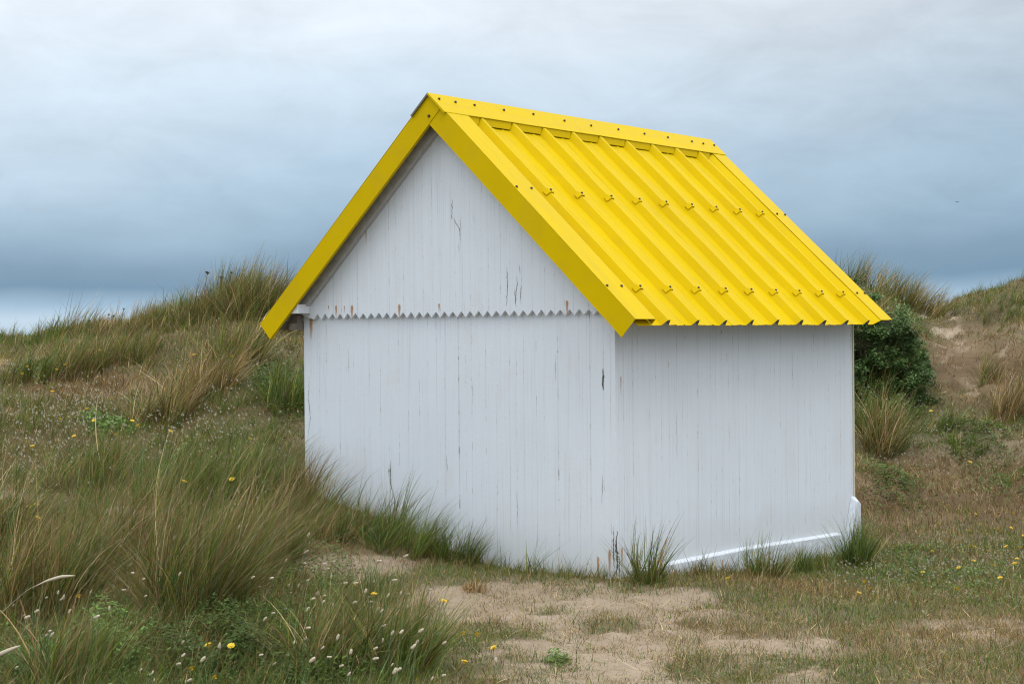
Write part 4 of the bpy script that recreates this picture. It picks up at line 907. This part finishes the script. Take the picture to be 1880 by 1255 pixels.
# dried umbels on the skyline
def umbel(px, py, h, label, sz=.03):
    P, D = at(px, min(py+h/D_(py)*F_PX, 640)) if False else (None, None)
def stalk(px, py_head, py_foot, label, sz=.02):
    P, D = at(px, py_foot); q = CAM+ray(px, py_head)*(D/1.0); h = max(.08, (py_foot-py_head)/F_PX*D+max(0, 0))
    _, yy, _ = imgxy(P[0], P[1], P[2]); h = (yy-py_head)/F_PX*D
    o = empty('dried_flower_stalk', P-np.array([0, 0, .02]), AZR); tag(o, label, 'dried flower', 'dried flower stalks on the skyline')
    part('stem', stem_mesh(h, .12, .003, DSTEM), o)
    mb = MB(); rr = np.random.default_rng(int(px))
    for i in range(14):
        a_ = rr.uniform(0, 6.28); e_ = rr.uniform(.2, 1.3); d = np.array([math.cos(a_)*math.sin(e_), math.sin(a_)*math.sin(e_), math.cos(e_)]); tip = d*sz*rr.uniform(.6, 1.1); s_ = .004
        mb.hexa([(-.001, -.001, 0), (.001, -.001, 0), (.001, .001, 0), (-.001, .001, 0), (tip[0]-s_, tip[1]-s_, tip[2]), (tip[0]+s_, tip[1]-s_, tip[2]), (tip[0]+s_, tip[1]+s_, tip[2]), (tip[0]-s_, tip[1]+s_, tip[2])])
    u_ = mb.build('seed_umbel', DHEAD, o); u_.location = (.12*h, 0, h)
for a_ in [(373, 500, 575, 'dried flower stalk left on top of the dune with a spiky head', .035), (400, 508, 575, 'wide dried umbel beside the spiky head on top of the dune', .04), (417, 499, 575, 'rightmost dried flower stalk on top of the dune', .025), (222, 564, 612, 'tallest thin stalk with a round head on the left skyline', .014), (205, 578, 612, 'branched stalk with a flat head on the left skyline', .02), (196, 575, 612, 'stalk with a small oval head on the left skyline', .016), (161, 586, 618, 'short stalk with a dark head on the left skyline', .016), (187, 597, 615, 'lowest stalk of the group on the left skyline', .014)]: stalk(*a_)
# pale arching seed stalks, bottom left
def arch(pts_, D, label, fat=.006):
    P = [CAM+ray(px, py)*D for px, py in pts_]; o_ = P[0]; V = []; Fs = []; k = 6; n = len(P)*3
    Pi = [np.array([np.interp(i/(n-1)*(len(P)-1), range(len(P)), [p[c] for p in P]) for c in range(3)]) for i in range(n)]
    for i, p_ in enumerate(Pi):
        t_ = i/(n-1); r_ = .0012 if t_ < .5 else .0012+fat*math.sin(math.pi*(t_-.5)/.5)**.7
        for j in range(k): a_ = j*2*math.pi/k; V.append((p_-o_)+np.array([0, 0, 1])*r_*math.cos(a_)+np.array([F2[0], F2[1], 0])*r_*math.sin(a_))
    for i in range(n-1):
        for j in range(k): Fs.append((i*k+j, i*k+(j+1) % k, (i+1)*k+(j+1) % k, (i+1)*k+j))
    me = py_mesh('marram_seed_stalk', V, Fs, HEADM); me.polygons.foreach_set('use_smooth', [True]*len(me.polygons)); o = part('marram_seed_stalk', me); o.location = o_; tag(o, label, 'seed stalk', 'arching marram seed stalks')
arch([(-10, 1135), (20, 1108), (50, 1082), (85, 1066), (112, 1058), (138, 1056)], 6.9, 'long pale arching marram seed stalk at the left edge')
arch([(-90, 1268), (-60, 1245), (-40, 1232), (-10, 1205), (10, 1196), (38, 1184)], 6.4, 'thick pale seed stalk cut by the lower left corner', .009)

# a small bird far off in the sky
bp = CAM+ray(1757, 371)*70
bird = empty('bird', bp, 1.1); bird.scale = (.34,)*3; tag(bird, 'tiny dark bird flying high to the right of the hut', 'bird')
mb = MB(); rg = [(math.cos(k*math.pi/3), math.sin(k*math.pi/3)) for k in range(6)]; xs = [(-.16, .004), (-.08, .025), (0, .038), (.08, .03), (.12, .018), (.16, .004)]
for (xa, ra), (xb, rb) in zip(xs[:-1], xs[1:]): mb.add([(xa, ra*a, ra*b) for a, b in rg]+[(xb, rb*a, rb*b) for a, b in rg], [(i, (i+1) % 6, 6+(i+1) % 6, 6+i) for i in range(6)])
bd = mb.build('body', flat('bird_plumage', (.08, .08, .09), .8), bird)
for s_ in (-1, 1):
    mb = MB(); mb.prism([(-.06, s_*.02, .01), (.05, s_*.02, .01), (.03, s_*.20, .07), (-.05, s_*.36, .03), (-.07, s_*.2, .065)], [(-.06, s_*.02, .016), (.05, s_*.02, .016), (.03, s_*.20, .076), (-.05, s_*.36, .034), (-.07, s_*.2, .07)])
    mb.build('wing', bd.data.materials[0], bird)
